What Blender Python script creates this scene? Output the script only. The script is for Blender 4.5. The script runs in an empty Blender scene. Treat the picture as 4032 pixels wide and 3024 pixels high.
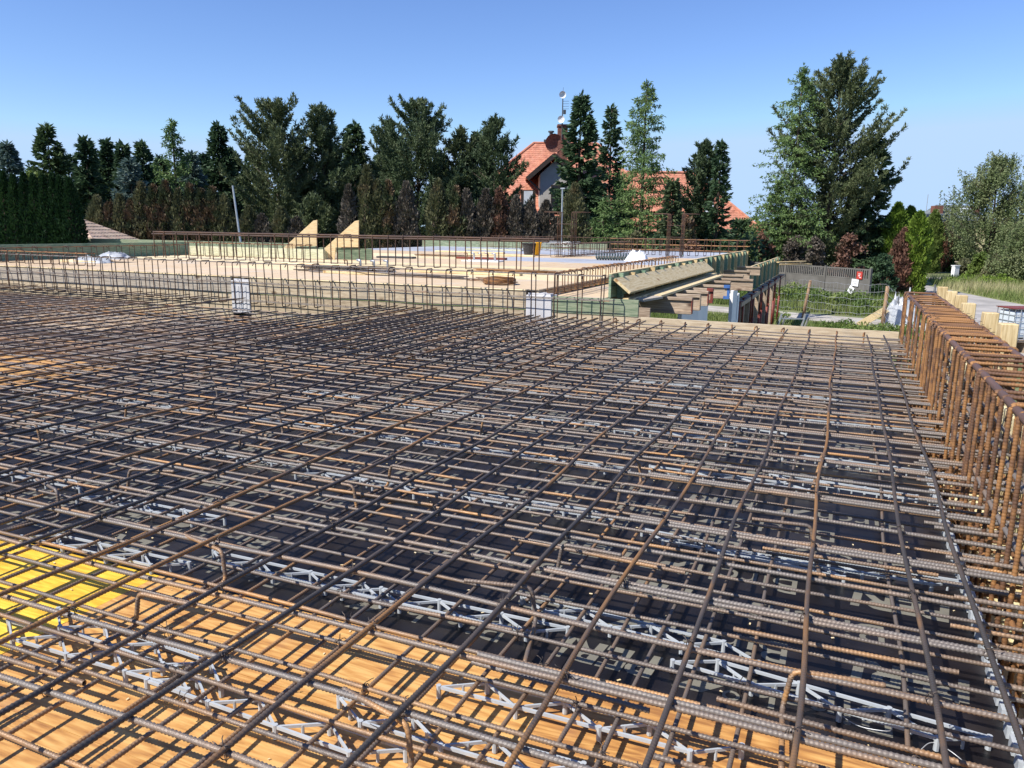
import bpy, math, random
import numpy as np
from mathutils import Vector, Matrix

S = bpy.context.scene
COL = S.collection
rnd = random.Random(7)

# ------------------------------------------------------------------ camera
CAM_Z = 1.5
RT = Vector((0.91855057, 0.39509527, 0.01282891))
DN = Vector((0.09002161, -0.17746875, -0.98000049))
FW = Vector((-0.38491683, 0.90133488, -0.19858114))
F_PX = 3028.0
cam = bpy.data.cameras.new('camera')
cam.sensor_width = 36.0
cam.lens = 36.0 * F_PX / 4032.0
cam.clip_start = 0.05
cam.clip_end = 3000
camo = bpy.data.objects.new('camera', cam)
COL.objects.link(camo)
camo.matrix_world = Matrix(((RT.x, -DN.x, -FW.x, 0), (RT.y, -DN.y, -FW.y, 0), (RT.z, -DN.z, -FW.z, CAM_Z), (0, 0, 0, 1)))
S.camera = camo

# ------------------------------------------------------------------ light
L_DIR = Vector((0.57, 0.75, -1.0)).normalized()          # way the sunlight travels
world = bpy.data.worlds.new('World')
S.world = world
world.use_nodes = True
wn = world.node_tree
bg = wn.nodes['Background']
sky = wn.nodes.new('ShaderNodeTexSky')
sky.sky_type = 'NISHITA'
sky.sun_disc = False
sky.sun_elevation = math.asin(-L_DIR.z)
sky.sun_rotation = math.atan2(-L_DIR.x, -L_DIR.y)
sky.altitude = 500
sky.air_density = 1.0
sky.dust_density = 0.0
sky.ozone_density = 5.0
hsv = wn.nodes.new('ShaderNodeHueSaturation')
hsv.inputs['Saturation'].default_value = 1.1
hsv.inputs['Hue'].default_value = 0.512
wn.links.new(sky.outputs['Color'], hsv.inputs['Color'])
cap = wn.nodes.new('ShaderNodeMix'); cap.data_type = 'RGBA'; cap.blend_type = 'DARKEN'; cap.inputs['Factor'].default_value = 1.0
cap.inputs['B'].default_value = (2.95, 4.15, 5.9, 1)             # keeps the band over the horizon blue
wn.links.new(hsv.outputs['Color'], cap.inputs['A'])
wn.links.new(cap.outputs['Result'], bg.inputs['Color'])
bg.inputs['Strength'].default_value = 0.12
sun = bpy.data.lights.new('sun', 'SUN')
sun.energy = 5.0
sun.angle = math.radians(0.5)
sun.color = (1.0, 0.95, 0.88)
suno = bpy.data.objects.new('sun', sun)
COL.objects.link(suno)
suno.location = (-20, -25, 40)
suno.rotation_euler = L_DIR.to_track_quat('-Z', 'Y').to_euler()
S.view_settings.view_transform = 'Standard'
S.view_settings.look = 'None'
S.view_settings.exposure = 0.55
S.view_settings.gamma = 1.0
S.view_settings.use_curve_mapping = False

# ------------------------------------------------------------------ helpers
GZ = -3.0                                                   # site ground level

def at(px, py, D):
    """survey point: sight line through a photo point (2212 px wide) at distance D along the view axis"""
    fx, fy = px * 1.8228 - 2016, py * 1.8228 - 1512
    return Vector((0, 0, CAM_Z)) + D * (FW + RT * (fx / F_PX) + DN * (fy / F_PX))

def on_plane(px, py, z):
    fx, fy = px * 1.8228 - 2016, py * 1.8228 - 1512
    d = FW + RT * (fx / F_PX) + DN * (fy / F_PX)
    t = (z - CAM_Z) / d.z
    return Vector((0, 0, CAM_Z)) + d * t

def tag(o, label=None, cat=None, group=None, kind=None):
    if label: o['label'] = label
    if cat: o['category'] = cat
    if group: o['group'] = group
    if kind: o['kind'] = kind
    return o

def add(name, data, mat=None, parent=None, loc=(0, 0, 0), rot=(0, 0, 0)):
    o = bpy.data.objects.new(name, data)
    COL.objects.link(o)
    o.location = loc
    o.rotation_euler = rot
    if parent: o.parent = parent
    if mat and data is not None and hasattr(data, 'materials') and len(data.materials) == 0:
        data.materials.append(mat)
    return o

def thing(name, loc, label, cat, group=None, rot=(0, 0, 0)):
    o = add(name, None, loc=loc, rot=rot)
    o.empty_display_size = 0.2
    return tag(o, label, cat, group)

def copy_tree(o, parent=None):
    c = o.copy()
    COL.objects.link(c)
    if parent: c.parent = parent
    for ch in list(o.children): copy_tree(ch, c)
    return c

def np_mesh(name, V, Fc, smooth=False):
    """V (n,3), Fc (m,k) faces all with k corners"""
    V = np.asarray(V, dtype=np.float32)
    Fc = np.asarray(Fc, dtype=np.int32)
    m = bpy.data.meshes.new(name)
    m.vertices.add(len(V))
    m.vertices.foreach_set('co', V.ravel())
    k = Fc.shape[1]
    m.loops.add(Fc.size)
    m.loops.foreach_set('vertex_index', Fc.ravel())
    m.polygons.add(len(Fc))
    m.polygons.foreach_set('loop_start', np.arange(0, Fc.size, k, dtype=np.int32))
    m.polygons.foreach_set('loop_total', np.full(len(Fc), k, dtype=np.int32))
    if smooth: m.polygons.foreach_set('use_smooth', np.ones(len(Fc), dtype=bool))
    m.update(calc_edges=True)
    m.validate()
    return m

class MB:
    def __init__(s): s.v = []; s.f = []
    def face(s, pts):
        n = len(s.v); s.v += [tuple(p) for p in pts]; s.f.append(tuple(range(n, n + len(pts))))
    def hexa(s, p):                                          # p: 4 bottom + 4 top, both counter-clockwise from above
        n = len(s.v); s.v += [tuple(q) for q in p]
        for q in ((3, 2, 1, 0), (4, 5, 6, 7), (0, 1, 5, 4), (1, 2, 6, 5), (2, 3, 7, 6), (3, 0, 4, 7)): s.f.append(tuple(n + i for i in q))
    def box(s, x0, x1, y0, y1, z0, z1):
        s.hexa([(x0, y0, z0), (x1, y0, z0), (x1, y1, z0), (x0, y1, z0), (x0, y0, z1), (x1, y0, z1), (x1, y1, z1), (x0, y1, z1)])
    def beam(s, a, b, w, h, up=(0, 0, 1)):                   # w across, h along up
        a = Vector(a); b = Vector(b); d = (b - a).normalized(); up = Vector(up)
        sd = d.cross(up)
        if sd.length < 1e-5: sd = d.cross(Vector((1, 0, 0)))
        sd.normalize(); u = sd.cross(d).normalized()
        x = sd * w / 2; y = u * h / 2
        s.hexa([a - x - y, a + x - y, b + x - y, b - x - y, a - x + y, a + x + y, b + x + y, b - x + y])
    def tube(s, path, r, n=6, closed=False, taper=None):
        P = [Vector(p) for p in path]; N = len(P); base = len(s.v)
        ref = Vector((0.13, 0.21, 0.97))
        for i in range(N):
            a = P[i - 1] if (i > 0 or closed) else P[i]; b = P[(i + 1) % N] if (i < N - 1 or closed) else P[i]
            d = (b - a).normalized()
            if abs(d.dot(ref)) > 0.95: rr = Vector((1, 0.1, 0))
            else: rr = ref
            x = d.cross(rr).normalized(); y = d.cross(x)
            q = r if taper is None else r * (1 + (taper - 1) * i / (N - 1))
            for k in range(n):
                t = 2 * math.pi * k / n
                s.v.append(tuple(P[i] + x * (q * math.cos(t)) + y * (q * math.sin(t))))
        for i in range(N if closed else N - 1):
            for k in range(n):
                j = (i + 1) % N
                s.f.append((base + i * n + k, base + i * n + (k + 1) % n, base + j * n + (k + 1) % n, base + j * n + k))
        if not closed:
            s.f.append(tuple(base + k for k in range(n))[::-1]); s.f.append(tuple(base + (N - 1) * n + k for k in range(n)))
    def prism(s, poly, off):                                 # poly: list of 3D points, extruded by off
        off = Vector(off); A = [Vector(p) for p in poly]; n = len(A); b = len(s.v)
        s.v += [tuple(p) for p in A] + [tuple(p + off) for p in A]
        s.f.append(tuple(range(b, b + n))[::-1]); s.f.append(tuple(range(b + n, b + 2 * n)))
        for i in range(n): s.f.append((b + i, b + (i + 1) % n, b + n + (i + 1) % n, b + n + i))
    def mesh(s, name, smooth=False):
        m = bpy.data.meshes.new(name)
        m.from_pydata(s.v, [], s.f)
        if smooth: m.polygons.foreach_set('use_smooth', [True] * len(m.polygons))
        m.update()
        return m
    def build(s, name, mat, parent=None, loc=(0, 0, 0), rot=(0, 0, 0), smooth=False):
        return add(name, s.mesh(name, smooth), mat, parent, loc, rot)

def bevel(o, w=0.004, seg=1):
    md = o.modifiers.new('bevel', 'BEVEL'); md.width = w; md.segments = seg; md.limit_method = 'ANGLE'; md.angle_limit = 0.6
    return o

ORD = ['first', 'second', 'third', 'fourth', 'fifth', 'sixth', 'seventh', 'eighth', 'ninth', 'tenth', 'eleventh', 'twelfth', 'thirteenth', 'fourteenth', 'fifteenth', 'sixteenth', 'seventeenth', 'eighteenth', 'nineteenth', 'twentieth',
       'twenty-first', 'twenty-second', 'twenty-third', 'twenty-fourth', 'twenty-fifth', 'twenty-sixth', 'twenty-seventh', 'twenty-eighth', 'twenty-ninth', 'thirtieth', 'thirty-first', 'thirty-second', 'thirty-third']

# ------------------------------------------------------------------ materials
def mat_noise(name, cols, scale=5.0, stretch=(1, 1, 1), rough=0.7, metal=0.0, bump=0.0, bscale=None, detail=6, spec=0.4, spread=(0.35, 0.65), trans=0.0, rand=True, second=None, tone=0.0):
    """colour ramp over a noise in object space, shifted per object; second = (colour, scale, threshold) spots"""
    m = bpy.data.materials.new(name); m.use_nodes = True
    nt = m.node_tree; N = nt.nodes; Lk = nt.links
    bs = N['Principled BSDF']
    tc = N.new('ShaderNodeTexCoord'); mp = N.new('ShaderNodeMapping'); mp.inputs['Scale'].default_value = stretch
    Lk.new(tc.outputs['Object'], mp.inputs['Vector'])
    oi = N.new('ShaderNodeObjectInfo')
    ns = N.new('ShaderNodeTexNoise'); ns.noise_dimensions = '4D'; ns.inputs['Scale'].default_value = scale; ns.inputs['Detail'].default_value = detail
    mu = N.new('ShaderNodeMath'); mu.operation = 'MULTIPLY'; mu.inputs[1].default_value = 37.0 if rand else 0.0
    Lk.new(oi.outputs['Random'], mu.inputs[0]); Lk.new(mu.outputs[0], ns.inputs['W']); Lk.new(mp.outputs['Vector'], ns.inputs['Vector'])
    cr = N.new('ShaderNodeValToRGB'); el = cr.color_ramp.elements
    while len(el) < len(cols): el.new(0.5)
    for i, c in enumerate(cols):
        el[i].position = spread[0] + (spread[1] - spread[0]) * i / max(1, len(cols) - 1); el[i].color = (*c, 1)
    src = ns.outputs['Fac']
    if tone:
        ad = N.new('ShaderNodeMath'); ad.operation = 'MULTIPLY_ADD'; ad.inputs[1].default_value = tone; 
        sb = N.new('ShaderNodeMath'); sb.operation = 'ADD'; sb.inputs[1].default_value = -tone / 2
        Lk.new(oi.outputs['Random'], ad.inputs[0]); Lk.new(src, ad.inputs[2]); Lk.new(ad.outputs[0], sb.inputs[0]); src = sb.outputs[0]
    Lk.new(src, cr.inputs['Fac'])
    col = cr.outputs['Color']
    if second:
        n2 = N.new('ShaderNodeTexNoise'); n2.inputs['Scale'].default_value = second[1]; n2.inputs['Detail'].default_value = 4
        Lk.new(tc.outputs['Object'], n2.inputs['Vector'])
        r2 = N.new('ShaderNodeValToRGB'); r2.color_ramp.elements[0].position = second[2]; r2.color_ramp.elements[1].position = second[2] + 0.08
        Lk.new(n2.outputs['Fac'], r2.inputs['Fac'])
        mx = N.new('ShaderNodeMix'); mx.data_type = 'RGBA'; Lk.new(r2.outputs['Color'], mx.inputs['Factor']); Lk.new(col, mx.inputs['A']); mx.inputs['B'].default_value = (*second[0], 1)
        col = mx.outputs['Result']
    Lk.new(col, bs.inputs['Base Color'])
    bs.inputs['Roughness'].default_value = rough; bs.inputs['Metallic'].default_value = metal
    bs.inputs['Specular IOR Level'].default_value = spec
    if bump:
        b = N.new('ShaderNodeBump'); b.inputs['Strength'].default_value = bump; b.inputs['Distance'].default_value = 0.01
        nb = N.new('ShaderNodeTexNoise'); nb.inputs['Scale'].default_value = bscale or scale * 4; nb.inputs['Detail'].default_value = 5
        Lk.new(mp.outputs['Vector'], nb.inputs['Vector']); Lk.new(nb.outputs['Fac'], b.inputs['Height']); Lk.new(b.outputs['Normal'], bs.inputs['Normal'])
    if trans:
        tr = N.new('ShaderNodeBsdfTranslucent'); Lk.new(col, tr.inputs['Color'])
        ms = N.new('ShaderNodeMixShader'); ms.inputs['Fac'].default_value = trans
        Lk.new(bs.outputs[0], ms.inputs[1]); Lk.new(tr.outputs[0], ms.inputs[2]); Lk.new(ms.outputs[0], N['Material Output'].inputs['Surface'])
    return m

def mat_wood(name, lo, mid, hi, axis='X', grain=6.0, rough=0.75, knots=(0.16, 0.06, 0.02), kscale=2.2, spec=0.3, blotch=None, kn=True, tone=0.25):
    """planed board: growth-ring grain along axis, knots, weather blotches, per-object tone"""
    m = bpy.data.materials.new(name); m.use_nodes = True
    nt = m.node_tree; N = nt.nodes; Lk = nt.links; bs = N['Principled BSDF']
    tc = N.new('ShaderNodeTexCoord'); oi = N.new('ShaderNodeObjectInfo')
    off = N.new('ShaderNodeVectorMath'); off.operation = 'MULTIPLY_ADD'; off.inputs[1].default_value = (1, 1, 1)
    cb = N.new('ShaderNodeCombineXYZ'); mm = N.new('ShaderNodeMath'); mm.operation = 'MULTIPLY'; mm.inputs[1].default_value = 13.7
    Lk.new(oi.outputs['Random'], mm.inputs[0])
    for k in 'XYZ': Lk.new(mm.outputs[0], cb.inputs[k])
    Lk.new(tc.outputs['Object'], off.inputs[0]); Lk.new(cb.outputs[0], off.inputs[2])
    mp = N.new('ShaderNodeMapping')
    st = {'X': (0.12, 1, 1), 'Y': (1, 0.12, 1), 'Z': (1, 1, 0.12)}[axis]
    mp.inputs['Scale'].default_value = st; Lk.new(off.outputs[0], mp.inputs['Vector'])
    n1 = N.new('ShaderNodeTexNoise'); n1.inputs['Scale'].default_value = grain * 1.1; n1.inputs['Detail'].default_value = 2; n1.inputs['Distortion'].default_value = 0.6
    Lk.new(mp.outputs[0], n1.inputs['Vector'])
    sn = N.new('ShaderNodeMath'); sn.operation = 'MULTIPLY'; sn.inputs[1].default_value = 70.0; Lk.new(n1.outputs['Fac'], sn.inputs[0])
    si = N.new('ShaderNodeMath'); si.operation = 'SINE'; Lk.new(sn.outputs[0], si.inputs[0])
    n2 = N.new('ShaderNodeTexNoise'); n2.inputs['Scale'].default_value = grain * 9; n2.inputs['Detail'].default_value = 5; Lk.new(mp.outputs[0], n2.inputs['Vector'])
    a1 = N.new('ShaderNodeMath'); a1.operation = 'MULTIPLY_ADD'; a1.inputs[1].default_value = 0.085; Lk.new(si.outputs[0], a1.inputs[0]); Lk.new(n2.outputs['Fac'], a1.inputs[2])
    a2 = N.new('ShaderNodeMath'); a2.operation = 'MULTIPLY_ADD'; a2.inputs[1].default_value = tone; Lk.new(oi.outputs['Random'], a2.inputs[0]); Lk.new(a1.outputs[0], a2.inputs[2])
    a3 = N.new('ShaderNodeMath'); a3.operation = 'ADD'; a3.inputs[1].default_value = -tone / 2; Lk.new(a2.outputs[0], a3.inputs[0])
    cr = N.new('ShaderNodeValToRGB'); el = cr.color_ramp.elements; el.new(0.5)
    for i, (p, c) in enumerate(((0.28, lo), (0.5, mid), (0.72, hi))): el[i].position = p; el[i].color = (*c, 1)
    Lk.new(a3.outputs[0], cr.inputs['Fac']); col = cr.outputs['Color']
    if kn:
        mk = N.new('ShaderNodeMapping'); mk.inputs['Scale'].default_value = {'X': (0.55, 1, 1), 'Y': (1, 0.55, 1), 'Z': (1, 1, 0.55)}[axis]; Lk.new(off.outputs[0], mk.inputs['Vector'])
        vo = N.new('ShaderNodeTexVoronoi'); vo.inputs['Scale'].default_value = kscale; Lk.new(mk.outputs[0], vo.inputs['Vector'])
        rk = N.new('ShaderNodeValToRGB'); e = rk.color_ramp.elements; e[0].position = 0.04; e[0].color = (1, 1, 1, 1); e[1].position = 0.11; e[1].color = (0, 0, 0, 1)
        Lk.new(vo.outputs['Distance'], rk.inputs['Fac'])
        mx = N.new('ShaderNodeMix'); mx.data_type = 'RGBA'; Lk.new(rk.outputs['Color'], mx.inputs['Factor']); Lk.new(col, mx.inputs['A']); mx.inputs['B'].default_value = (*knots, 1); col = mx.outputs['Result']
    if blotch:
        nb = N.new('ShaderNodeTexNoise'); nb.inputs['Scale'].default_value = blotch[1]; nb.inputs['Detail'].default_value = 4; Lk.new(off.outputs[0], nb.inputs['Vector'])
        rb = N.new('ShaderNodeValToRGB'); rb.color_ramp.elements[0].position = blotch[2]; rb.color_ramp.elements[1].position = blotch[2] + 0.2; Lk.new(nb.outputs['Fac'], rb.inputs['Fac'])
        mx = N.new('ShaderNodeMix'); mx.data_type = 'RGBA'; Lk.new(rb.outputs['Color'], mx.inputs['Factor']); Lk.new(col, mx.inputs['A']); mx.inputs['B'].default_value = (*blotch[0], 1); col = mx.outputs['Result']
    Lk.new(col, bs.inputs['Base Color']); bs.inputs['Roughness'].default_value = rough; bs.inputs['Specular IOR Level'].default_value = spec
    bp = N.new('ShaderNodeBump'); bp.inputs['Strength'].default_value = 0.12; bp.inputs['Distance'].default_value = 0.004; Lk.new(a1.outputs[0], bp.inputs['Height']); Lk.new(bp.outputs[0], bs.inputs['Normal'])
    return m

def mat_rebar(name, steel, mid, rust, lo, hi, rough=0.42, metal=0.12, scale=2.6):
    m = mat_noise(name, [steel, mid, rust], scale=scale, stretch=(1.0, 7, 7), rough=rough, metal=metal, spec=0.5, spread=(lo, hi), detail=8, tone=0.22, bump=0.25, bscale=60)
    return m

M = {}
M['bar_top'] = mat_rebar('rebar_shade_dark_steel', (0.060, 0.052, 0.046), (0.10, 0.075, 0.058), (0.26, 0.135, 0.05), 0.40, 0.66)  # base colour darkened to stand in for shade on these bars
M['bar_cross'] = mat_rebar('rebar_glint_grey_steel', (0.17, 0.148, 0.13), (0.21, 0.155, 0.115), (0.36, 0.20, 0.09), 0.46, 0.74)  # paler base colour stands in for the sun glint on crosswise bars
M['bar_low'] = mat_rebar('rebar_rusty_steel', (0.14, 0.115, 0.098), (0.21, 0.14, 0.09), (0.40, 0.215, 0.085), 0.43, 0.70)
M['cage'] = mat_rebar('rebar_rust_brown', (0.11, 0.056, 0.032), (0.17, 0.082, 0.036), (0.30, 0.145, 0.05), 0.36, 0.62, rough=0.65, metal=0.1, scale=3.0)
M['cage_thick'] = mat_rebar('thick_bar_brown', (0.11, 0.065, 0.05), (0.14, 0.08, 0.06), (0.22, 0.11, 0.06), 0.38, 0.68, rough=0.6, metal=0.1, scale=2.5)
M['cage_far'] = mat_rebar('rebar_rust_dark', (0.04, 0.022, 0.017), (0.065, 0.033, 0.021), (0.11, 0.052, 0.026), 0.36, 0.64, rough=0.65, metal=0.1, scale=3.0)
M['wire'] = mat_noise('tie_wire', [(0.05, 0.045, 0.045), (0.13, 0.10, 0.08)], 40, rough=0.45, metal=0.5)
M['wire_zinc'] = mat_noise('zinc_wire', [(0.35, 0.36, 0.37), (0.55, 0.56, 0.57)], 20, rough=0.4, metal=0.5)
M['spacer'] = mat_noise('grey_plastic', [(0.36, 0.39, 0.41), (0.43, 0.46, 0.48)], 12, rough=0.4, spec=0.5)
M['yellow_ply'] = mat_wood('yellow_plywood', (0.32, 0.145, 0.045), (0.51, 0.258, 0.076), (0.62, 0.375, 0.128), 'X', 7, rough=0.5, knots=(0.20, 0.08, 0.02), kscale=3.2, spec=0.4, tone=0.3, blotch=((0.36, 0.18, 0.09), 3.0, 0.62))
M['bright_ply'] = mat_wood('bright_yellow_plywood', (0.60, 0.36, 0.03), (0.78, 0.50, 0.05), (0.86, 0.60, 0.08), 'X', 7, rough=0.5, knots=(0.35, 0.15, 0.02), kscale=2.6, spec=0.4)
M['tan_ply'] = mat_wood('tan_plywood', (0.46, 0.325, 0.19), (0.56, 0.42, 0.26), (0.64, 0.50, 0.34), 'X', 4, rough=0.65, kn=False, blotch=((0.52, 0.46, 0.38), 1.2, 0.55))
M['dull_ply'] = mat_wood('dull_brown_plywood', (0.075, 0.052, 0.036), (0.13, 0.09, 0.062), (0.19, 0.14, 0.10), 'X', 4, rough=0.6, kn=False, blotch=((0.20, 0.155, 0.12), 1.2, 0.6))
M['pale_ply'] = mat_wood('pale_yellow_plywood', (0.60, 0.46, 0.24), (0.70, 0.56, 0.33), (0.78, 0.66, 0.44), 'X', 4, rough=0.65, kn=False)
M['black_ply'] = mat_noise('black_filmed_plywood', [(0.006, 0.005, 0.005), (0.010, 0.008, 0.008), (0.024, 0.020, 0.019)], 3.0, rough=0.38, spec=0.32, bump=0.05, bscale=120, second=((0.09, 0.08, 0.07), 34.0, 0.70))
M['lettering'] = mat_noise('khaki_print', [(0.15, 0.14, 0.11), (0.20, 0.19, 0.15)], 8, rough=0.5)
M['grey_film'] = mat_noise('grey_filmed_plywood', [(0.26, 0.28, 0.32), (0.40, 0.42, 0.46), (0.55, 0.56, 0.58)], 0.9, stretch=(0.5, 3, 1), rough=0.45, spread=(0.3, 0.7))
M['edge_board'] = mat_wood('weathered_plank', (0.30, 0.23, 0.15), (0.42, 0.335, 0.225), (0.52, 0.43, 0.30), 'X', 5, knots=(0.14, 0.09, 0.05), kscale=2.4, blotch=((0.30, 0.265, 0.22), 1.5, 0.6))
M['grey_board'] = mat_wood('grey_weathered_plank', (0.27, 0.23, 0.18), (0.37, 0.32, 0.26), (0.46, 0.41, 0.33), 'X', 5, knots=(0.12, 0.08, 0.05), kscale=2.0)
M['fresh_board'] = mat_wood('fresh_pine_plank', (0.46, 0.33, 0.15), (0.58, 0.45, 0.24), (0.68, 0.56, 0.34), 'Y', 5, knots=(0.3, 0.16, 0.06))
M['fresh_board_z'] = mat_wood('fresh_pine_post', (0.40, 0.29, 0.14), (0.52, 0.39, 0.20), (0.64, 0.50, 0.28), 'Z', 7, knots=(0.28, 0.15, 0.06))
M['wall_board'] = mat_wood('pale_pine_shuttering', (0.52, 0.40, 0.18), (0.64, 0.53, 0.29), (0.74, 0.64, 0.40), 'Y', 5, knots=(0.4, 0.25, 0.1), blotch=((0.36, 0.45, 0.27), 1.6, 0.58))
M['green_board'] = mat_wood('green_impregnated_timber', (0.10, 0.18, 0.115), (0.17, 0.26, 0.17), (0.28, 0.35, 0.23), 'Y', 5, kn=False, blotch=((0.28, 0.30, 0.19), 1.1, 0.58))
M['green_board_x'] = mat_wood('green_impregnated_board', (0.09, 0.13, 0.08), (0.155, 0.20, 0.125), (0.26, 0.29, 0.19), 'X', 5, kn=False, blotch=((0.22, 0.19, 0.12), 1.3, 0.55))
M['pale_green'] = mat_wood('pale_green_timber', (0.34, 0.36, 0.22), (0.46, 0.46, 0.30), (0.58, 0.56, 0.40), 'X', 5, kn=False)
M['beam_wood'] = mat_wood('site_beam_timber', (0.24, 0.175, 0.12), (0.34, 0.26, 0.185), (0.45, 0.36, 0.26), 'X', 6, knots=(0.1, 0.06, 0.04))
M['bracket_ply'] = mat_wood('shuttering_bracket_ply', (0.50, 0.34, 0.16), (0.60, 0.44, 0.23), (0.68, 0.53, 0.31), 'X', 4)
M['white_block'] = mat_noise('aerated_concrete', [(0.44, 0.43, 0.44), (0.56, 0.55, 0.55)], 3, rough=0.9, bump=0.3, bscale=40)
M['white_sheet'] = mat_noise('white_insulation', [(0.70, 0.71, 0.72), (0.82, 0.82, 0.82)], 2, rough=0.7)
M['plastic'] = mat_noise('clear_plastic_film', [(0.42, 0.45, 0.48), (0.62, 0.64, 0.66)], 6, rough=0.2, spec=0.8, trans=0.25)
M['red_paint'] = mat_noise('dark_red_paint', [(0.14, 0.03, 0.022), (0.22, 0.05, 0.03)], 8, rough=0.55)
M['blue_paint'] = mat_noise('blue_paint', [(0.04, 0.10, 0.28), (0.06, 0.15, 0.38)], 8, rough=0.5)
M['steel'] = mat_noise('galvanised_steel', [(0.38, 0.39, 0.40), (0.52, 0.53, 0.54)], 8, rough=0.4, metal=0.6)
M['dark_metal'] = mat_noise('dark_metal', [(0.05, 0.055, 0.06), (0.09, 0.095, 0.10)], 8, rough=0.5, metal=0.3)
M['black_plastic'] = mat_noise('black_plastic', [(0.02, 0.02, 0.022), (0.035, 0.035, 0.037)], 8, rough=0.5, second=((0.25, 0.25, 0.25), 9, 0.62))
M['yellow_cloth'] = mat_noise('yellow_cloth', [(0.75, 0.36, 0.01), (0.85, 0.45, 0.02)], 6, rough=0.7)
M['dark_green_wire'] = mat_noise('dark_bundle', [(0.03, 0.05, 0.05), (0.09, 0.12, 0.12)], 20, rough=0.5)
M['asphalt'] = mat_noise('dusty_asphalt', [(0.27, 0.255, 0.235), (0.34, 0.32, 0.295), (0.41, 0.385, 0.35)], 0.6, rough=0.95, detail=9, bump=0.2, bscale=30)
M['gravel'] = mat_noise('pale_gravel', [(0.30, 0.275, 0.235), (0.40, 0.37, 0.32), (0.50, 0.47, 0.41)], 1.2, rough=0.95, detail=12, bump=0.5, bscale=25)
M['soil'] = mat_noise('dry_soil_grass', [(0.16, 0.15, 0.07), (0.12, 0.15, 0.05), (0.22, 0.21, 0.11)], 0.35, rough=0.95, detail=8)
M['meadow_g'] = mat_noise('meadow_ground', [(0.14, 0.17, 0.05), (0.22, 0.23, 0.09), (0.34, 0.31, 0.18)], 0.16, rough=0.95, detail=8)
M['grass'] = mat_noise('grass_blades', [(0.09, 0.145, 0.03), (0.15, 0.20, 0.05), (0.25, 0.26, 0.10)], 0.25, rough=0.7, trans=0.35, spread=(0.3, 0.7))
M['meadow'] = mat_noise('tall_meadow_grass', [(0.10, 0.16, 0.03), (0.19, 0.23, 0.07), (0.40, 0.37, 0.20)], 0.12, rough=0.7, trans=0.35, spread=(0.38, 0.66))
M['weeds'] = mat_noise('weed_leaves', [(0.06, 0.11, 0.02), (0.11, 0.17, 0.035), (0.19, 0.24, 0.06)], 0.8, rough=0.6, trans=0.3)
M['concrete'] = mat_noise('grey_concrete', [(0.10, 0.095, 0.085), (0.145, 0.138, 0.125)], 1.2, rough=0.9, detail=8)
M['bark'] = mat_noise('bark', [(0.045, 0.032, 0.024), (0.09, 0.068, 0.05)], 6, stretch=(1, 1, 0.3), rough=0.9)
M['stake'] = mat_noise('bark_stripped_stake', [(0.20, 0.12, 0.07), (0.34, 0.23, 0.14)], 6, stretch=(1, 1, 0.3), rough=0.9)
def fol(name, a, b, c, sc=0.7, tr=0.22):
    spots = {'dead_brown': ((0.07, 0.085, 0.04), 0.55, 0.5), 'dead_red': ((0.06, 0.05, 0.03), 0.6, 0.55), 'old_thuja': ((0.15, 0.105, 0.06), 0.5, 0.58)}.get(name)
    M[name] = mat_noise(name, [a, b, c], sc, second=spots, rough=0.6, spec=0.25, trans=tr, spread=(0.3, 0.7), detail=4, tone=0.15)
fol('spruce', (0.034, 0.068, 0.034), (0.0578, 0.102, 0.0476), (0.0986, 0.1496, 0.0646))
fol('blue_spruce', (0.068, 0.1122, 0.0986), (0.1122, 0.1666, 0.1445), (0.1785, 0.2295, 0.2006))
fol('pine', (0.045, 0.074, 0.036), (0.078, 0.112, 0.052), (0.13, 0.162, 0.08))
fol('pine_olive', (0.055, 0.080, 0.036), (0.095, 0.122, 0.054), (0.16, 0.185, 0.088))
fol('larch', (0.0675, 0.1215, 0.0405), (0.108, 0.1755, 0.0567), (0.1688, 0.243, 0.081))
fol('thuja', (0.013, 0.036, 0.013), (0.022, 0.054, 0.018), (0.038, 0.078, 0.024))
fol('bright_thuja', (0.081, 0.1418, 0.0189), (0.135, 0.2093, 0.027), (0.2025, 0.27, 0.0405))
fol('old_thuja', (0.0816, 0.0884, 0.0442), (0.1275, 0.1326, 0.0646), (0.1785, 0.17, 0.0884))
fol('dead_brown', (0.1, 0.065, 0.04), (0.155, 0.1, 0.06), (0.215, 0.145, 0.085), tr=0.1)
fol('dead_red', (0.1, 0.052, 0.036), (0.16, 0.082, 0.056), (0.225, 0.12, 0.082), tr=0.1)
fol('dead_grey', (0.075, 0.0625, 0.05), (0.1125, 0.095, 0.075), (0.1562, 0.1313, 0.105), tr=0.1)
fol('birch', (0.08, 0.115, 0.042), (0.13, 0.17, 0.068), (0.20, 0.23, 0.11), tr=0.3)
fol('leafy', (0.0675, 0.1107, 0.027), (0.1148, 0.1688, 0.0378), (0.1755, 0.2295, 0.0567), tr=0.3)
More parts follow.
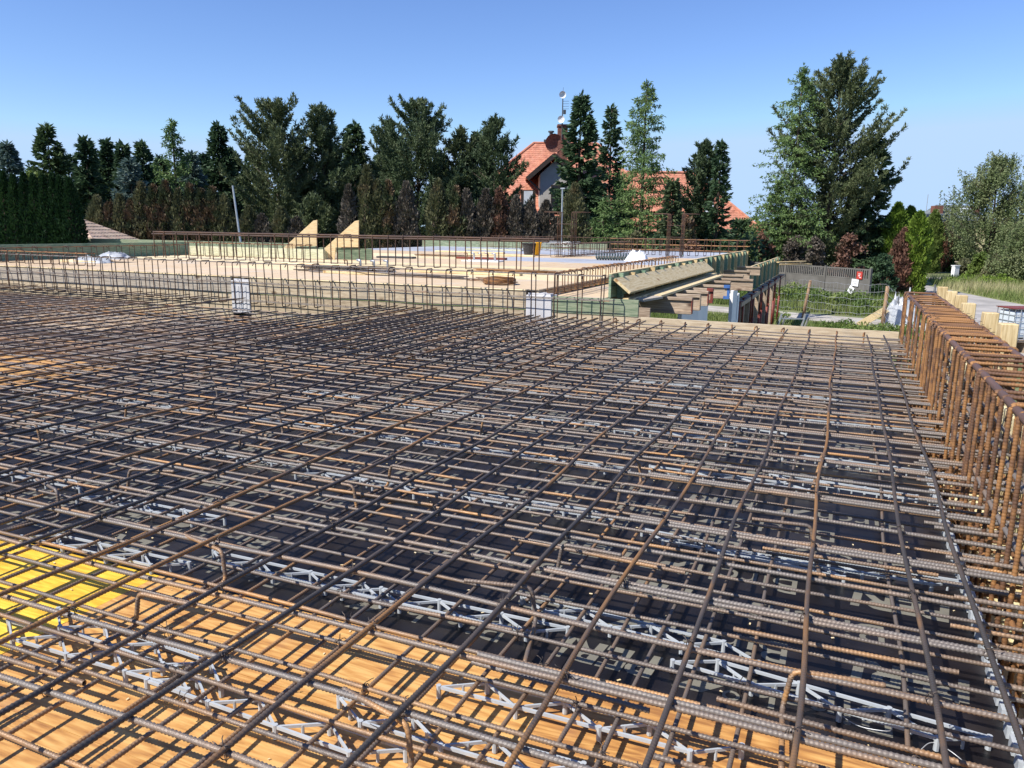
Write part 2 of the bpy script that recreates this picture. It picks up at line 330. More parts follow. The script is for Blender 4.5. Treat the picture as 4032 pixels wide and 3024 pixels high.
# ------------------------------------------------------------------ reinforcing bars
def rebar(name, L, r, seed, ribs=True, wob=0.004, n=8):
    """deformed bar along X, centred: helical ribs, slight bend"""
    rg = np.random.RandomState(seed)
    if ribs:
        step = r * 0.36; pitch = step * 4
    else:
        step = 0.25
    N = int(L / step) + 1
    x = np.linspace(-L / 2, L / 2, N)
    dy = np.zeros(N); dz = np.zeros(N)
    for k in range(3):
        w = rg.uniform(1.4, 4.5); dy += wob * rg.uniform(.4, 1) * np.sin(2 * np.pi * x / w + rg.uniform(0, 6)); dz += 0.4 * wob * rg.uniform(.4, 1) * np.sin(2 * np.pi * x / w + rg.uniform(0, 6))
    th = np.arange(n) * 2 * np.pi / n
    X, T = np.meshgrid(x, th, indexing='ij')
    if ribs:
        half = np.where(np.sin(T) >= 0, 1, -1)
        ph = 2 * np.pi * X / pitch + half * T * 1.0
        rr = r * (0.90 + 0.20 * np.clip(np.cos(ph) * 1.4, 0, 1) * np.clip(np.abs(np.sin(T)) * 1.6, 0, 1)) + r * 0.05 * (np.abs(np.cos(T)) > 0.95)
    else:
        rr = np.full_like(X, r)
    V = np.stack([X, dy[:, None] + rr * np.cos(T), dz[:, None] + rr * np.sin(T)], -1).reshape(-1, 3)
    i = np.arange(N - 1)[:, None] * n; k = np.arange(n)[None, :]
    a = i + k; b = i + (k + 1) % n
    Fc = np.stack([a, b, b + n, a + n], -1).reshape(-1, 4)[:, ::-1]
    cap = np.array([[0, 2, 1, 0]])
    m = np_mesh(name, V, Fc, smooth=True)
    return m

def rib_path(path, r, seed=0, n=7, closed=False, ribs=True):
    """bent deformed bar along a polyline with rounded corners already in it"""
    P = [Vector(p) for p in path]
    pts = [P[0]]
    step = r * 0.5 if ribs else 0.05
    for a, b in zip(P[:-1], P[1:]):
        k = max(1, int((b - a).length / step))
        pts += [a.lerp(b, (j + 1) / k) for j in range(k)]
    mb = MB(); mb.tube(pts, r, n)
    if ribs:
        for i in range(len(pts)):
            f = 1.13 if i % 3 == 0 else 0.95
            for k in range(n):
                v = Vector(mb.v[i * n + k]); mb.v[i * n + k] = tuple(pts[i] + (v - pts[i]) * f)
    return mb

def rounded(P, rad, closed=False, k=4):
    """polyline with its corners replaced by arcs"""
    P = [Vector(p) for p in P]; out = []
    n = len(P)
    for i in range(n):
        if not closed and i in (0, n - 1): out.append(P[i]); continue
        a, b, c = P[i - 1], P[i], P[(i + 1) % n]
        d1 = (a - b).normalized(); d2 = (c - b).normalized()
        q = min(rad, (a - b).length / 2.1, (c - b).length / 2.1)
        s, e = b + d1 * q, b + d2 * q
        for j in range(k + 1):
            t = j / k
            out.append(s * (1 - t) ** 2 + b * 2 * t * (1 - t) + e * t ** 2)
    if closed: out.append(out[0])
    return out

# upper lengthwise bars (along Y)
Z_TL, Z_TC, Z_BC, Z_BL = 0.2, 0.178, 0.072, 0.053
long_m = [rebar('rebar', 10.7, 0.0092, s, wob=0.008) for s in (1, 2, 3)]
long_far = [rebar('rebar', 10.7, 0.0092, s, ribs=False, n=6, wob=0.008) for s in (4, 5)]
cross_m = [rebar('rebar', 8.1, 0.0090, s, wob=0.006) for s in (11, 12, 13)]
cross_far = [rebar('rebar', 11.2, 0.0092, s, ribs=False, n=6) for s in (14, 15)]
low_m = [rebar('rebar', 7.9, 0.0078, s, wob=0.005) for s in (21, 22, 23)]
low_far = [rebar('rebar', 11.2, 0.008, s, ribs=False, n=5) for s in (24, 25)]
lowl_m = [rebar('rebar', 10.0, 0.0078, s, wob=0.006) for s in (31, 32, 33)]
extra_m = [rebar('rebar', 4.25, 0.0092, s, wob=0.005) for s in (41, 42)]
lowlf_m = rebar('rebar', 8.9, 0.008, 51, ribs=False, n=5); lap_m = rebar('rebar', 1.9, 0.0095, 52, wob=.002)
for ms, k in (([lowlf_m], 'bar_low'), ([lap_m], 'bar_cross'), (long_m, 'bar_top'), (long_far, 'bar_top'), (cross_m, 'bar_cross'), (cross_far, 'bar_cross'), (low_m, 'bar_low'), (low_far, 'bar_low'), (lowl_m, 'bar_low'), (extra_m, 'bar_top')):
    for m in ms: m.materials.append(M[k])

def bar(mesh, x, y, z, rotz, label, group):
    o = add('rebar', mesh, loc=(x, y, z), rot=(rnd.uniform(0, 6.28), 0, 0))
    # spin about its own axis first, then turn
    o.rotation_euler = (Matrix.Rotation(rotz, 3, 'Z') @ Matrix.Rotation(rnd.choice((0, math.pi)) + rnd.uniform(-.2, .2), 3, 'X')).to_euler()
    return tag(o, label, 'rebar', group)

HOLE = (-9.9, -7.25, 9.15)                                   # x0, x1, y where the mat stops short of the opening
G1, G2, G3, G4 = 'upper lengthwise rebars', 'upper crosswise rebars', 'lower crosswise rebars', 'lower lengthwise rebars'
LX = [0.532, 0.337, -0.022, -0.352, -0.66, -1.015, -1.332, -1.655]
while LX[-1] > -17.2: LX.append(LX[-1] - 0.327 + rnd.uniform(-.02, .02))
for i, x in enumerate(LX):
    ye = 10.97 + rnd.uniform(-.08, .06)
    if HOLE[0] < x < HOLE[1]: ye = HOLE[2] + (x - HOLE[0]) * 0.12 + rnd.uniform(-.1, .1)
    near = i < 24
    m = (long_m if near else long_far)[i % (3 if near else 2)]
    lab = ('dark upper rebar running away from camera, %s left of the tall stirrup cage' % ORD[i]) if near else 'dark upper rebar running away from the camera on the far left of the mat'
    bar(m, x, ye - 5.35, Z_TL, math.pi / 2 + rnd.uniform(-.0022, .0022), lab, G1)
# doubled bars in the middle of the far edge
k = 0
x = -2.62
while x > -7.3:
    bar(extra_m[k % 2], x + rnd.uniform(-.03, .03), 8.9 + rnd.uniform(-.18, .12), Z_TL + .001, math.pi / 2 + rnd.uniform(-.006, .006), 'short rebar packed between longer bars in the dense strip before the long cage', 'short rebars of the dense strip')
    k += 1; x -= 0.163 if k % 3 else 0.2
# two lapped bars running to the white block beside the opening
for q, xx in enumerate((-7.42, -7.50)):
    bar(extra_m[q], xx - 2.3, 8.4, Z_TL + .02, math.pi / 2, 'one of two lapped rebars ending beside the slab opening', 'lapped rebars by the opening')

TY = [0.62 + 0.34 * k for k in range(31)]
TY[2:7] = [1.302, 1.642, 1.975, 2.312, 2.658]
for i, y in enumerate(TY):
    yy = y + (rnd.uniform(-.015, .015) if i > 6 else 0)
    lab = 'ribbed crosswise rebar under the dark bars, %s from the bottom of the photo' % ORD[max(0, i - 1)]
    bar(cross_m[i % 3], -3.05 + rnd.uniform(-.05, .06), yy, Z_TC, rnd.uniform(-.003, .003), lab, G2)
    if i > 8 and i < 27: bar(cross_far[i % 2], -12.4, yy + .025, Z_TC, rnd.uniform(-.002, .002), 'crosswise upper rebar on the far left of the mat, beyond the black panels', 'crosswise rebars of the far left')
BY = [1.228, 1.54, 1.668, 1.84, 2.025, 2.18, 2.342, 2.515, 2.642, 2.818, 2.98, 3.142]
BY = [0.9, 1.06] + BY
while BY[-1] < 10.75: BY.append(BY[-1] + 0.167 + rnd.uniform(-.03, .03))
for i, y in enumerate(BY):
    if i < 14: lab = 'rusty lower crosswise rebar above the plastic spacers, %s from the bottom of the photo' % ORD[i]
    else: lab = 'rusty lower crosswise rebar under the middle and far part of the upper mat'
    bar(low_m[i % 3], -3.02 + rnd.uniform(-.1, .1), y, Z_BC, rnd.uniform(-.006, .006), lab, G3)
    if i > 12 and y < 9.4 and i % 4 != 3: bar(low_far[i % 2], -12.4, y, Z_BC, rnd.uniform(-.002, .002), 'lower crosswise rebar on the far left of the mat, beyond the black panels', 'lower crosswise rebars of the far left')
BX = [0.30, -0.185, -0.345, -0.5, -0.638, -0.81, -0.965, -1.116, -1.275, -1.51, -1.58, -1.735, -1.885, -2.11]
while BX[-1] > -7.0: BX.append(BX[-1] - 0.162 + rnd.uniform(-.02, .02))
for i, x in enumerate(BX):
    if i < 14: lab = 'rusty lower rebar running away from camera on the spacers, %s from the right' % ORD[i]
    else: lab = 'rusty lower lengthwise rebar under the left part of the upper mat'
    y0 = 2.24 if i == 0 else rnd.uniform(.35, .6)
    bar(lowl_m[i % 3], x, y0 + 5.0, Z_BL, math.pi / 2 + rnd.uniform(-.003, .003), lab, G4)
x = -7.2
while x > -16.5:
    bar(lowlf_m, x, 4.9, Z_BL, math.pi / 2 + rnd.uniform(-.003, .003), 'lower lengthwise rebar on the far left of the mat, beyond the black panels', 'lower lengthwise rebars of the far left'); x -= .32 + rnd.uniform(-.04, .04)
for i, y in enumerate(TY[4:26]):
    if i % 2: continue
    bar(lap_m, -.05 + rnd.uniform(-.25, .2), y + .026, Z_TC + .002, rnd.uniform(-.008, .008), 'grey rebar lapped beside an upper crosswise bar near the tall cage, %s from the camera' % ORD[i // 2], 'lapped bars near the tall cage')
# short starter bars lying among the lower bars
SB = [(-1.35, 2.335, .075, .72), (-.72, 2.07, .09, .6), (-.05, 1.86, .105, .62), (.2, 2.24, .06, .9), (-2.35, 1.47, .085, .55), (-.9, 3.05, .1, .8), (.1, 2.62, .12, .7), (.12, 3.45, .1, .7), (-2.2, 3.3, .09, .7)]
for i, (x, y, z, L) in enumerate(SB):
    m = rebar('rebar', L, 0.0088, 60 + i, wob=0.002); m.materials.append(M['bar_low'])
    bar(m, x, y, z, rnd.uniform(-.04, .06), 'short rusty rebar offcut tied crosswise between the two mats, %s from the camera' % ORD[i], 'short tied rebar offcuts')

# bent support chairs
def chair_mesh(seed, flip):
    s = -1 if flip else 1
    p = rounded([(-0.02 * s, -0.30, 0.0), (-0.02 * s, -0.005, 0.0), (0, 0, 0.128), (0.26 * s, 0.012, 0.128)], 0.03)
    p2 = [Vector((-.012, -.02 + v.y * .4, v.z)) if False else v for v in p]
    m = rib_path(p2, 0.0085).mesh('support_chair', True); m.materials.append(M['bar_low']); return m
cm = [chair_mesh(0, False), chair_mesh(1, True)]
CH = [(-2.27, 1.85), (-2.265, 2.26), (-3.56, 3.79), (-.985, 2.49), (-1.015, 2.92), (-.99, 1.6), (-.05, 2.31), (-.05, 3.6), (-2.27, 3.56), (-2.25, 3.17), (-1.0, 3.81), (-1.02, 4.26), (-1.0, 5.11), (-3.545, 2.48), (-3.51, 2.88), (-3.58, 4.2), (-2.27, 4.78), (-2.34, 6.26), (-.95, 6.12), (-3.45, 4.52), (-.04, 4.9), (-4.84, 3.3), (-4.84, 4.0), (-4.85, 4.9), (-4.84, 5.6), (-.04, 6.3), (-3.55, 5.6), (-2.28, 7.4), (-1.0, 7.4), (-.04, 7.6)]
for i, (x, y) in enumerate(CH):
    o = add('support_chair', cm[i % 2], loc=(x + .012, y, .054), rot=(0, 0, rnd.uniform(-.25, .25)))
    tag(o, 'rusty bent support bar standing between the two mats, %s from the camera' % ORD[sorted(CH, key=lambda c: c[1] - .3 * c[0]).index((x, y))], 'rebar chair', 'bent support bars between the mats')

# plastic spacer strips
def spacer_mesh():
    L, W, H, t = 0.94, 0.084, 0.044, 0.0062
    mb = MB(); n = 7
    nodes = []
    for i in range(n + 1):
        x = -L / 2 + L * i / n
        nodes.append((x, -W / 2 if i % 2 == 0 else W / 2))
    for s in (-1, 1):
        a = -L / 2 + (0 if s < 0 else L / n); b = L / 2 - (L / n if s < 0 else 0)
        mb.box(a, b, s * W / 2 - t * .6, s * W / 2 + t * .6, H - .010, H)
    for (x0, y0), (x1, y1) in zip(nodes[:-1], nodes[1:]): mb.beam((x0, y0, H - .0075), (x1, y1, H - .0075), t, .0095)
    for x, y in nodes: mb.tube([(x, y, 0), (x, y, H - .011), (x, y, H + .002)], .0085, 8)
    for i in range(n):
        x = -L / 2 + L * (i + .5) / n
        mb.tube([(x, 0, 0.004), (x, 0, H - .006)], .005, 6)
    m = mb.mesh('spacer_strip'); m.materials.append(M['spacer']); return m
sm = spacer_mesh()
SP = [(-2.28, 1.66, .03), (-1.5, 1.645, -.03), (-2.2, 1.76, -.05), (-.62, 2.03, .02), (-.88, 1.77, .02), (-3.0, 2.29, .03), (-2.06, 2.45, .01), (-1.3, 2.455, .02), (-.62, 2.62, -.04), (.045, 2.435, -.11), (-.35, 3.5, -.09), (.12, 3.53, .03), (-1.45, 3.67, .04), (-2.45, 3.6, .02), (-3.4, 3.7, .04), (-5.1, 3.68, .05), (-4.2, 3.7, .02), (-3.25, 2.77, .02), (.15, 4.72, -.1), (.2, 5.25, -.05), (-2.6, 4.53, .0), (-1.6, 4.52, -.05), (-.75, 5.95, -.15), (.25, 6.43, .03), (-5.1, 4.52, .04), (-6.5, 4.45, .02), (-.55, 4.6, .03), (-3.6, 4.55, .02), (-2.0, 5.5, .0), (-1.0, 5.45, .03), (-3.0, 5.4, .02), (-2.5, 6.4, .02), (-1.5, 6.4, -.02), (-4.1, 5.5, .03), (-.4, 7.3, .02), (-1.5, 7.35, .03), (-4.3, 2.85, .03)]
for i, (x, y, a) in enumerate(SP):
    o = add('spacer_strip', sm, loc=(x, y, 0.001), rot=(0, 0, a))
    o.scale = (1, 1 if i % 2 else -1, 1)
    tag(o, ('grey plastic zigzag spacer strip on the %s, %s from the camera' % ('yellow boards' if y < 2.2 else 'black panels', ORD[i] if i < 33 else 'far')) if y < 2.6 else 'grey plastic zigzag spacer strip on the black panels under the far bars', 'spacer', 'zigzag plastic spacers')

# tie wires at the near crossings
def tie_mesh(seed):
    rg = random.Random(seed); mb = MB()
    for k in range(2):
        pts = []
        tilt = rg.uniform(.5, 1.0) * (1 if k else -1)
        for i in range(9):
            t = 2 * math.pi * i / 9
            r = .0155 + rg.uniform(-.001, .0025)
            v = Vector((r * math.cos(t) * .9, 0, r * 1.25 * math.sin(t) - .009)); v.rotate(Matrix.Rotation(tilt, 3, 'Z')); pts.append(v)
        mb.tube(pts, .0016, 4, closed=True)
    for k in range(3):
        p = Vector((rg.uniform(-.01, .01), rg.uniform(-.01, .01), .008)); pts = [p]
        d = Vector((rg.uniform(-1, 1), rg.uniform(-1, 1), rg.uniform(.2, 1))).normalized()
        for j in range(4):
            p = p + d * .008; d = (d + Vector((rg.uniform(-.7, .7), rg.uniform(-.7, .7), rg.uniform(-.8, .4)))).normalized(); pts.append(p)
        mb.tube(pts, .0015, 4)
    m = mb.mesh('tie_wire', True); m.materials.append(M['wire']); return m
tm = [tie_mesh(s) for s in range(4)]
nt_ = 0
for i, x in enumerate(LX[:16]):
    for j, y in enumerate(TY[1:16]):
        if (i + j) % 2 and y < 6.4 and not (y < 1.3 and x > -1) and nt_ < 110:
            o = add('tie_wire', tm[(i + 2 * j) % 4], loc=(x, y, Z_TL - .003), rot=(0, 0, rnd.uniform(0, 6.28)))
            tag(o, 'twisted dark tie wire knotted round two crossing upper bars', 'tie wire', 'tie wires on the upper mat'); nt_ += 1
for i, x in enumerate(BX[:14]):
    for j, y in enumerate(BY[2:9]):
        if (i * 3 + j * 2) % 5 == 0:
            o = add('tie_wire', tm[(i + j) % 4], loc=(x, y, Z_BC), rot=(0, 0, rnd.uniform(0, 6.28)))
            tag(o, 'twisted dark tie wire knotted round two crossing lower bars', 'tie wire', 'tie wires on the lower mat')
def loose_wire(pts, label):
    mb = MB(); mb.tube([Vector(p) for p in rounded(pts, .05, k=5)], .0016, 4)
    tag(mb.build('loose_wire', M['wire_zinc'], smooth=True), label, 'wire')
loose_wire([(.10, 2.43, .004), (.16, 2.36, .012), (.26, 2.35, .03), (.25, 2.42, .02), (.16, 2.46, .006), (.22, 2.52, .01), (.36, 2.49, .004)], 'pale curl of loose wire lying on the black panel right of the last chair')
loose_wire([(.31, 2.29, .005), (.36, 2.36, .03), (.42, 2.35, .01), (.46, 2.30, .004)], 'short pale wire offcut on the black panel at the lower right')

# ------------------------------------------------------------------ deck panels
def panel(name, x0, x1, y0, y1, z1, th, mat, label, cat, group, g=.0015):
    mb = MB(); mb.box(x0 + g, x1 - g, y0 + g, y1 - g, z1 - th, z1)
    o = mb.build(name, mat)
    # own origin so that the pattern does not repeat
    c = Vector(((x0 + x1) / 2, (y0 + y1) / 2, z1))
    o.data.transform(Matrix.Translation(-c)); o.location = c
    return tag(o, label, cat, group)
ys = [-.4, .05, .5, .925, 1.37, 1.82, 2.262]
xs = [-6.6, -4.65, -2.62, -.75, .598]
for i in range(len(xs) - 1):
    for j in range(len(ys) - 1):
        bright = xs[i + 1] < -2.5 and j > 3
        panel('plywood_sheet', xs[i], xs[i + 1], ys[j], ys[j + 1], 0.0 if (i + j) % 2 else -.0012, .027, M['bright_ply'] if bright else M['yellow_ply'],
              'bright yellow formwork panel at the lower left under the bars' if bright else 'varnished yellow wood formwork panel in the near corner under the bars', 'formwork panel', 'bright yellow formwork panels' if bright else 'varnished yellow formwork panels')

def text_mesh(txt, size, bold, shear=0.0):
    cu = bpy.data.curves.new('txt', 'FONT'); cu.body = txt; cu.size = size; cu.offset = bold; cu.shear = shear; cu.resolution_u = 3
    cu.align_x = 'CENTER'; cu.fill_mode = 'FRONT'
    o = bpy.data.objects.new('txt', cu); COL.objects.link(o)
    dg = bpy.context.evaluated_depsgraph_get()
    me = o.evaluated_get(dg).to_mesh()
    V = [tuple(v.co) for v in me.vertices]; Fc = [tuple(p.vertices) for p in me.polygons]
    o.evaluated_get(dg).to_mesh_clear(); bpy.data.objects.remove(o); bpy.data.curves.remove(cu)
    return V, Fc
tP = text_mesh('PERI', .20, .007, .12); tB = text_mesh('Birch\u00b0', .215, .0, 0)
def mk(src, nm):
    mb = MB(); mb.v = [tuple(v) for v in src[0]]; mb.f = list(src[1]); m = mb.mesh('lettering'); m.materials.append(M['lettering']); return m
FLAG = ([(-.12, .0, 0), (.02, .15, 0), (.12, .15, 0), (.02, .04, 0), (-.04, .04, 0), (-.07, 0, 0)], [(0, 1, 2, 3, 4, 5)])
WORDS = {k: (mk(q, k), min(v[0] for v in q[0]), max(v[0] for v in q[0]), max(v[1] for v in q[0])) for k, q in (('p', tP), ('b', tB), ('f', FLAG))}
def letter(o, w, d, ph):
    def put(k, x, y):
        m, a, b, t = WORDS[k]
        if x - b < -w / 2 + .01 or x - a > w / 2 - .01 or y - t < -d / 2 + .01 or y + .05 > d / 2: return
        add('emblem' if k == 'f' else 'lettering', m, parent=o, loc=(x, y, .0006), rot=(0, 0, math.pi))
    for r in range(int(d / .29) + 1):
        y = -d / 2 + .25 + r * .29
        for k in range(-3, 5):
            x = k * .66 + (r % 2) * .33 + ph
            if (r + k) % 2: put('b', x, y)
            else: put('p', x, y); put('f', x + .36, y)
bx = [.598, -1.905, -4.405, -6.905]; by = [2.265, 3.515, 4.765, 6.015, 7.265, 8.515, 9.765, 10.98]
for i in range(3):
    for j in range(7):
        y0, y1 = by[j], by[j + 1]
        o = panel('plywood_sheet', bx[i + 1], bx[i], y0, y1, 0.0 if (i + j) % 2 else -.001, .021, M['black_ply'], 'black lettered formwork panel, %s row beyond the yellow boards, %s from right' % (ORD[j], ORD[i]), 'formwork panel', 'black lettered formwork panels')
        letter(o, 2.5, y1 - y0, (0, .14, -.1)[(i + j) % 3])
for i in range(4):
    x1 = -6.905 - i * 2.75; x0 = x1 - 2.75
    for j in range(5):
        y0 = 2.3 + j * 1.75; y1 = y0 + 1.75
        if i <= 1 and j == 4 : y1 = 9.3
        k = 'yellow_ply' if (i, j) == (0, 1) else ('tan_ply' if (i, j) in ((2, 1), (1, 3)) else 'dull_ply')
        panel('plywood_sheet', x0, x1, y0, y1, -.0005 * ((i + j) % 2), .021, M[k], 'plain wooden formwork panel under the bars on the far left', 'formwork panel', 'plain panels on the far left')

# beam trough and side shuttering on the right
mb = MB(); mb.box(.55, 1.15, -.5, 11.2, -.46, -.42)
tag(mb.build('trough_board', M['wall_board']), 'pale board floor of the beam trough under the tall stirrup cage', 'formwork board')
mb = MB(); mb.box(.575, .596, -.5, 11.2, -.42, -.024)
tag(mb.build('trough_board', M['black_ply']), 'dark side board of the beam trough along the edge of the black panels', 'formwork board')
zz = [-.42, -.2, .03, .27]
for k in range(3):
    for q, (ya, yb) in enumerate(((-.5, 3.9), (3.9, 7.6), (7.6, 11.24))):
        mb = MB(); mb.box(1.15 + .002 * (k % 2), 1.175, ya + .003, yb - .003, zz[k] + .003, zz[k + 1] - .003)
        o = mb.build('shuttering_board', M['wall_board']); bevel(o, .003)
        tag(o, 'pale %s shuttering board behind the tall cage, %s length' % (('lowest', 'middle', 'topmost')[k], ('nearest', 'middle', 'farthest')[q]), 'shuttering board', 'shuttering boards behind the cage')
PY = [12.02, 11.0, 10.14, 9.34, 8.16, 7.1, 6.1, 5.2, 4.3, 3.4]
for i, y in enumerate(PY):
    mb = MB(); w = .12
    mb.box(-w / 2, w / 2, -w / 2, w / 2, 0, 1.72 + .012 * (i % 3))
    o = mb.build('timber_post', M['fresh_board_z'], loc=(1.24, y, -.93), rot=(rnd.uniform(-.012, .012), rnd.uniform(-.012, .012), rnd.uniform(-.12, .12))); bevel(o, .006)
    tag(o, 'squared pale timber post outside the shuttering, %s from the far end of the cage' % ORD[i], 'timber post', 'timber posts along the right shuttering')
# far edge board of the near slab
for q, (xa, xb, zt) in enumerate(((-4.35, -2.16, .222), (-2.72, .72, .232))):
    mb = MB(); mb.box(xa, xb, 11.2 + .03 * (1 - q), 11.226 + .03 * (1 - q), -.02, zt)
    o = mb.build('edge_board', M['edge_board']); bevel(o, .003)
    tag(o, ('short' if q == 0 else 'long') + ' weathered edge board at the far end of the mat' + (' below the green plank' if q == 0 else ' beside the cage'), 'edge board', 'far edge boards')
mb = MB(); mb.box(-4.1, 1.15, 11.0, 11.195, -.06, -.025)
tag(mb.build('formwork_board', M['edge_board']), 'flat board under the far edge plank at the end of the black panels', 'formwork board')

# grey plastic end strips along the panel edge
for i, (ya, yb) in enumerate(((1.4, 2.55), (2.6, 3.5), (3.55, 4.6), (4.7, 5.7))):
    mb = MB(); y = ya
    while y < yb:
        mb.box(.575, .615, y, y + .05, .001, .04); mb.box(.585, .605, y + .05, y + .085, .004, .028); y += .085
    tag(mb.build('edge_spacer', M['spacer']), 'toothed grey plastic strip on the right edge of the black panels, %s from the camera' % ORD[i], 'spacer', 'toothed strips at the panel edge')

# U-shaped hooked bars by the far edge and hairpins into the right beam
hm = rib_path(rounded([(0, -.28, .0), (0, .0, .0), (0, .0, .165), (0, -.16, .165), (0, -.19, .13)], .03), .009, ribs=True).mesh('hooked_bar', True); hm.materials.append(M['cage'])
for i in range(11):
    x = -3.05 + i * .335
    o = add('hooked_bar', hm, loc=(x, 11.08 + rnd.uniform(-.03, .03), .05), rot=(0, rnd.uniform(-.1, .1), rnd.uniform(-.12, .12)))
    tag(o, 'rusty hooked rebar end in front of the far edge board, %s from the left' % ORD[i], 'hooked bar', 'hooked bars at the far edge board')
hp = rib_path(rounded([(-.5, 0, 0), (.04, 0, 0), (.04, 0, .115), (-.5, 0, .115)], .055, k=6), .0095).mesh('hairpin_bar', True); hp.materials.append(M['bar_cross'])
for i in range(22):
    y = 2.7 + i * .38
    o = add('hairpin_bar', hp, loc=(1.02 + rnd.uniform(-.05, .03), y, .066), rot=(rnd.uniform(-.2, .2), 0, rnd.uniform(-.02, .02)))
    tag(o, 'grey hairpin rebar turning back inside the tall cage, %s from the camera' % ORD[i], 'hairpin bar', 'hairpins in the tall cage')

# ------------------------------------------------------------------ stirrup cages
def stirrup(w, h, r, axis='X', hook=.09, ribs=True):
    P = rounded([(-w / 2 + .02, 0, h - .0), (w / 2, 0, h), (w / 2, 0, 0), (-w / 2, 0, 0), (-w / 2, 0, h), (-w / 2 + .05, .02, h + .004), (-w / 2 + .05 + hook, .03, h - .06)], .035)
    if axis == 'Y': P = [Vector((p.y, -p.x, p.z)) for p in P]
    mb = rib_path(P, r, ribs=ribs, n=7 if ribs else 6)
    return mb.mesh('stirrup', True)
t = thing('stirrup_cage', (.895, 7, -.36), 'tall rusty stirrup cage running along the right edge, thick bars on top', 'rebar cage')
st = stirrup(.36, 1.125, .0105); st.materials.append(M['cage'])
SY = [11.02, 10.85, 10.55, 10.31, 9.97, 9.7, 9.42, 9.15, 8.86, 8.58, 8.31, 8.03, 7.83, 7.63, 7.3, 7.06, 6.84, 6.62, 6.31, 5.94, 5.58, 5.27, 4.86, 4.62, 4.22, 3.88, 3.5, 3.2, 2.85, 2.5, 2.2]
SY = sorted(SY + [(a + b) / 2 + .03 for a, b in zip(SY[8:], SY[9:])], reverse=True)
for i, y in enumerate(SY):
    o = add('stirrup', st, parent=t, loc=(rnd.uniform(-.008, .008), y - 7, rnd.uniform(-.006, .006)), rot=(rnd.uniform(-.02, .02), rnd.uniform(-.012, .012), rnd.uniform(-.06, .06)))
for x, z, r, k in ((-.155, 1.112, .0195, 'cage_thick'), (.155, 1.112, .0195, 'cage_thick'), (-.16, .86, .0105, 'bar_cross'), (.16, .86, .0105, 'bar_cross'), (-.162, .62, .011, 'bar_cross'), (.16, .6, .011, 'bar_cross'), (-.16, .35, .012, 'cage'), (.16, .33, .012, 'cage'), (-.15, .03, .016, 'cage'), (.15, .03, .016, 'cage'), (0, .03, .016, 'cage')):
    m = rebar('longitudinal_bar', 9.4, r, int(z * 100), ribs=r < .015); m.materials.append(M[k])
    add('longitudinal_bar', m, parent=t, loc=(x, -.55, z), rot=(0, 0, math.pi / 2))
for i in range(26):
    o = add('tie_wire', tm[i % 4], parent=t, loc=((-.155, .155)[i % 2], SY[i] - 7, 1.112), rot=(0, 0, rnd.uniform(0, 6))); o.scale = (1.5,) * 3
t['label'] = 'tall rusty stirrup cage running along the right edge, thick bars on top'

def long_cage(name, x0, x1, y, z0, z1, w, pitch, label, mats, r=.0085, bars=(0.0, .45, 1.0), rb=.009, ribs=False, jit=.03, axis='X', skew=0.02):
    """upright cage along X (or along Y): stirrups as parts, lengthwise bars as parts"""
    L = x1 - x0; h = z1 - z0
    t = thing('stirrup_cage', ((x0 + x1) / 2, y, z0) if axis == 'X' else (y, (x0 + x1) / 2, z0), label, 'rebar cage', rot=(0, 0, 0 if axis == 'X' else math.pi / 2))
    s = stirrup(w, h, r, 'Y', ribs=ribs, hook=.07); s.materials.append(M[mats[0]])
    x = -L / 2 + .1; n = 0
    while x < L / 2 - .05 and n < 98:
        add('stirrup', s, parent=t, loc=(x, rnd.uniform(-.01, .01), rnd.uniform(-.012, .008)), rot=(rnd.uniform(-.02, .02), rnd.uniform(-skew, skew), rnd.uniform(-.1, .1))); n += 1
        x += pitch + rnd.uniform(-jit, jit)
    for q, f in enumerate(bars):
        for sd in (-1, 1):
            m = rebar('longitudinal_bar', L, rb, q + 70, ribs=False, n=6); m.materials.append(M[mats[1]])
            add('longitudinal_bar', m, parent=t, loc=(rnd.uniform(-.1, .1), sd * (w / 2 - .018), h * f - (.018 if f > .5 else -.018 if f < .2 else 0)))
    return t
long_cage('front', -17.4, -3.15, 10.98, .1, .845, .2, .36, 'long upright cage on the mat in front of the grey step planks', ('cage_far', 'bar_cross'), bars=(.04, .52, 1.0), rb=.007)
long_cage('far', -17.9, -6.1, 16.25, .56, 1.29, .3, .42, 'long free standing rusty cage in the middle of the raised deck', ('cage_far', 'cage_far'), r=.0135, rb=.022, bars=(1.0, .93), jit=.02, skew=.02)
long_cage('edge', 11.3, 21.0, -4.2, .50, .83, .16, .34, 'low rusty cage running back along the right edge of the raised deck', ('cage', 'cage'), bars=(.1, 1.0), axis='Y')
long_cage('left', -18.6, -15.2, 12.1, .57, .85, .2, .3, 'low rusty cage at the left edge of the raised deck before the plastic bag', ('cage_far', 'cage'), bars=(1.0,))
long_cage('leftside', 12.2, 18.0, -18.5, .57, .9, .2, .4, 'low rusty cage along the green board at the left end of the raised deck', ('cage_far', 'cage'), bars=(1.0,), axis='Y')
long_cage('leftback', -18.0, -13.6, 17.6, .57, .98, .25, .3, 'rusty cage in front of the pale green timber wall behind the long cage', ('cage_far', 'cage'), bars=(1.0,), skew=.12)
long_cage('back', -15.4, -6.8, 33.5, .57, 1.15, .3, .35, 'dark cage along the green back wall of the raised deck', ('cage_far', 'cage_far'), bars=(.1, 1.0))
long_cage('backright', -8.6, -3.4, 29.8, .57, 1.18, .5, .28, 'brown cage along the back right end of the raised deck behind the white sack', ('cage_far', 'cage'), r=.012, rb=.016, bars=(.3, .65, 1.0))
long_cage('backmid', 24.5, 33.5, -8.9, .57, 1.0, .5, .35, 'dark cage running back on the raised deck right of the bucket', ('cage_far', 'cage_far'), bars=(.1, 1.0), axis='Y')

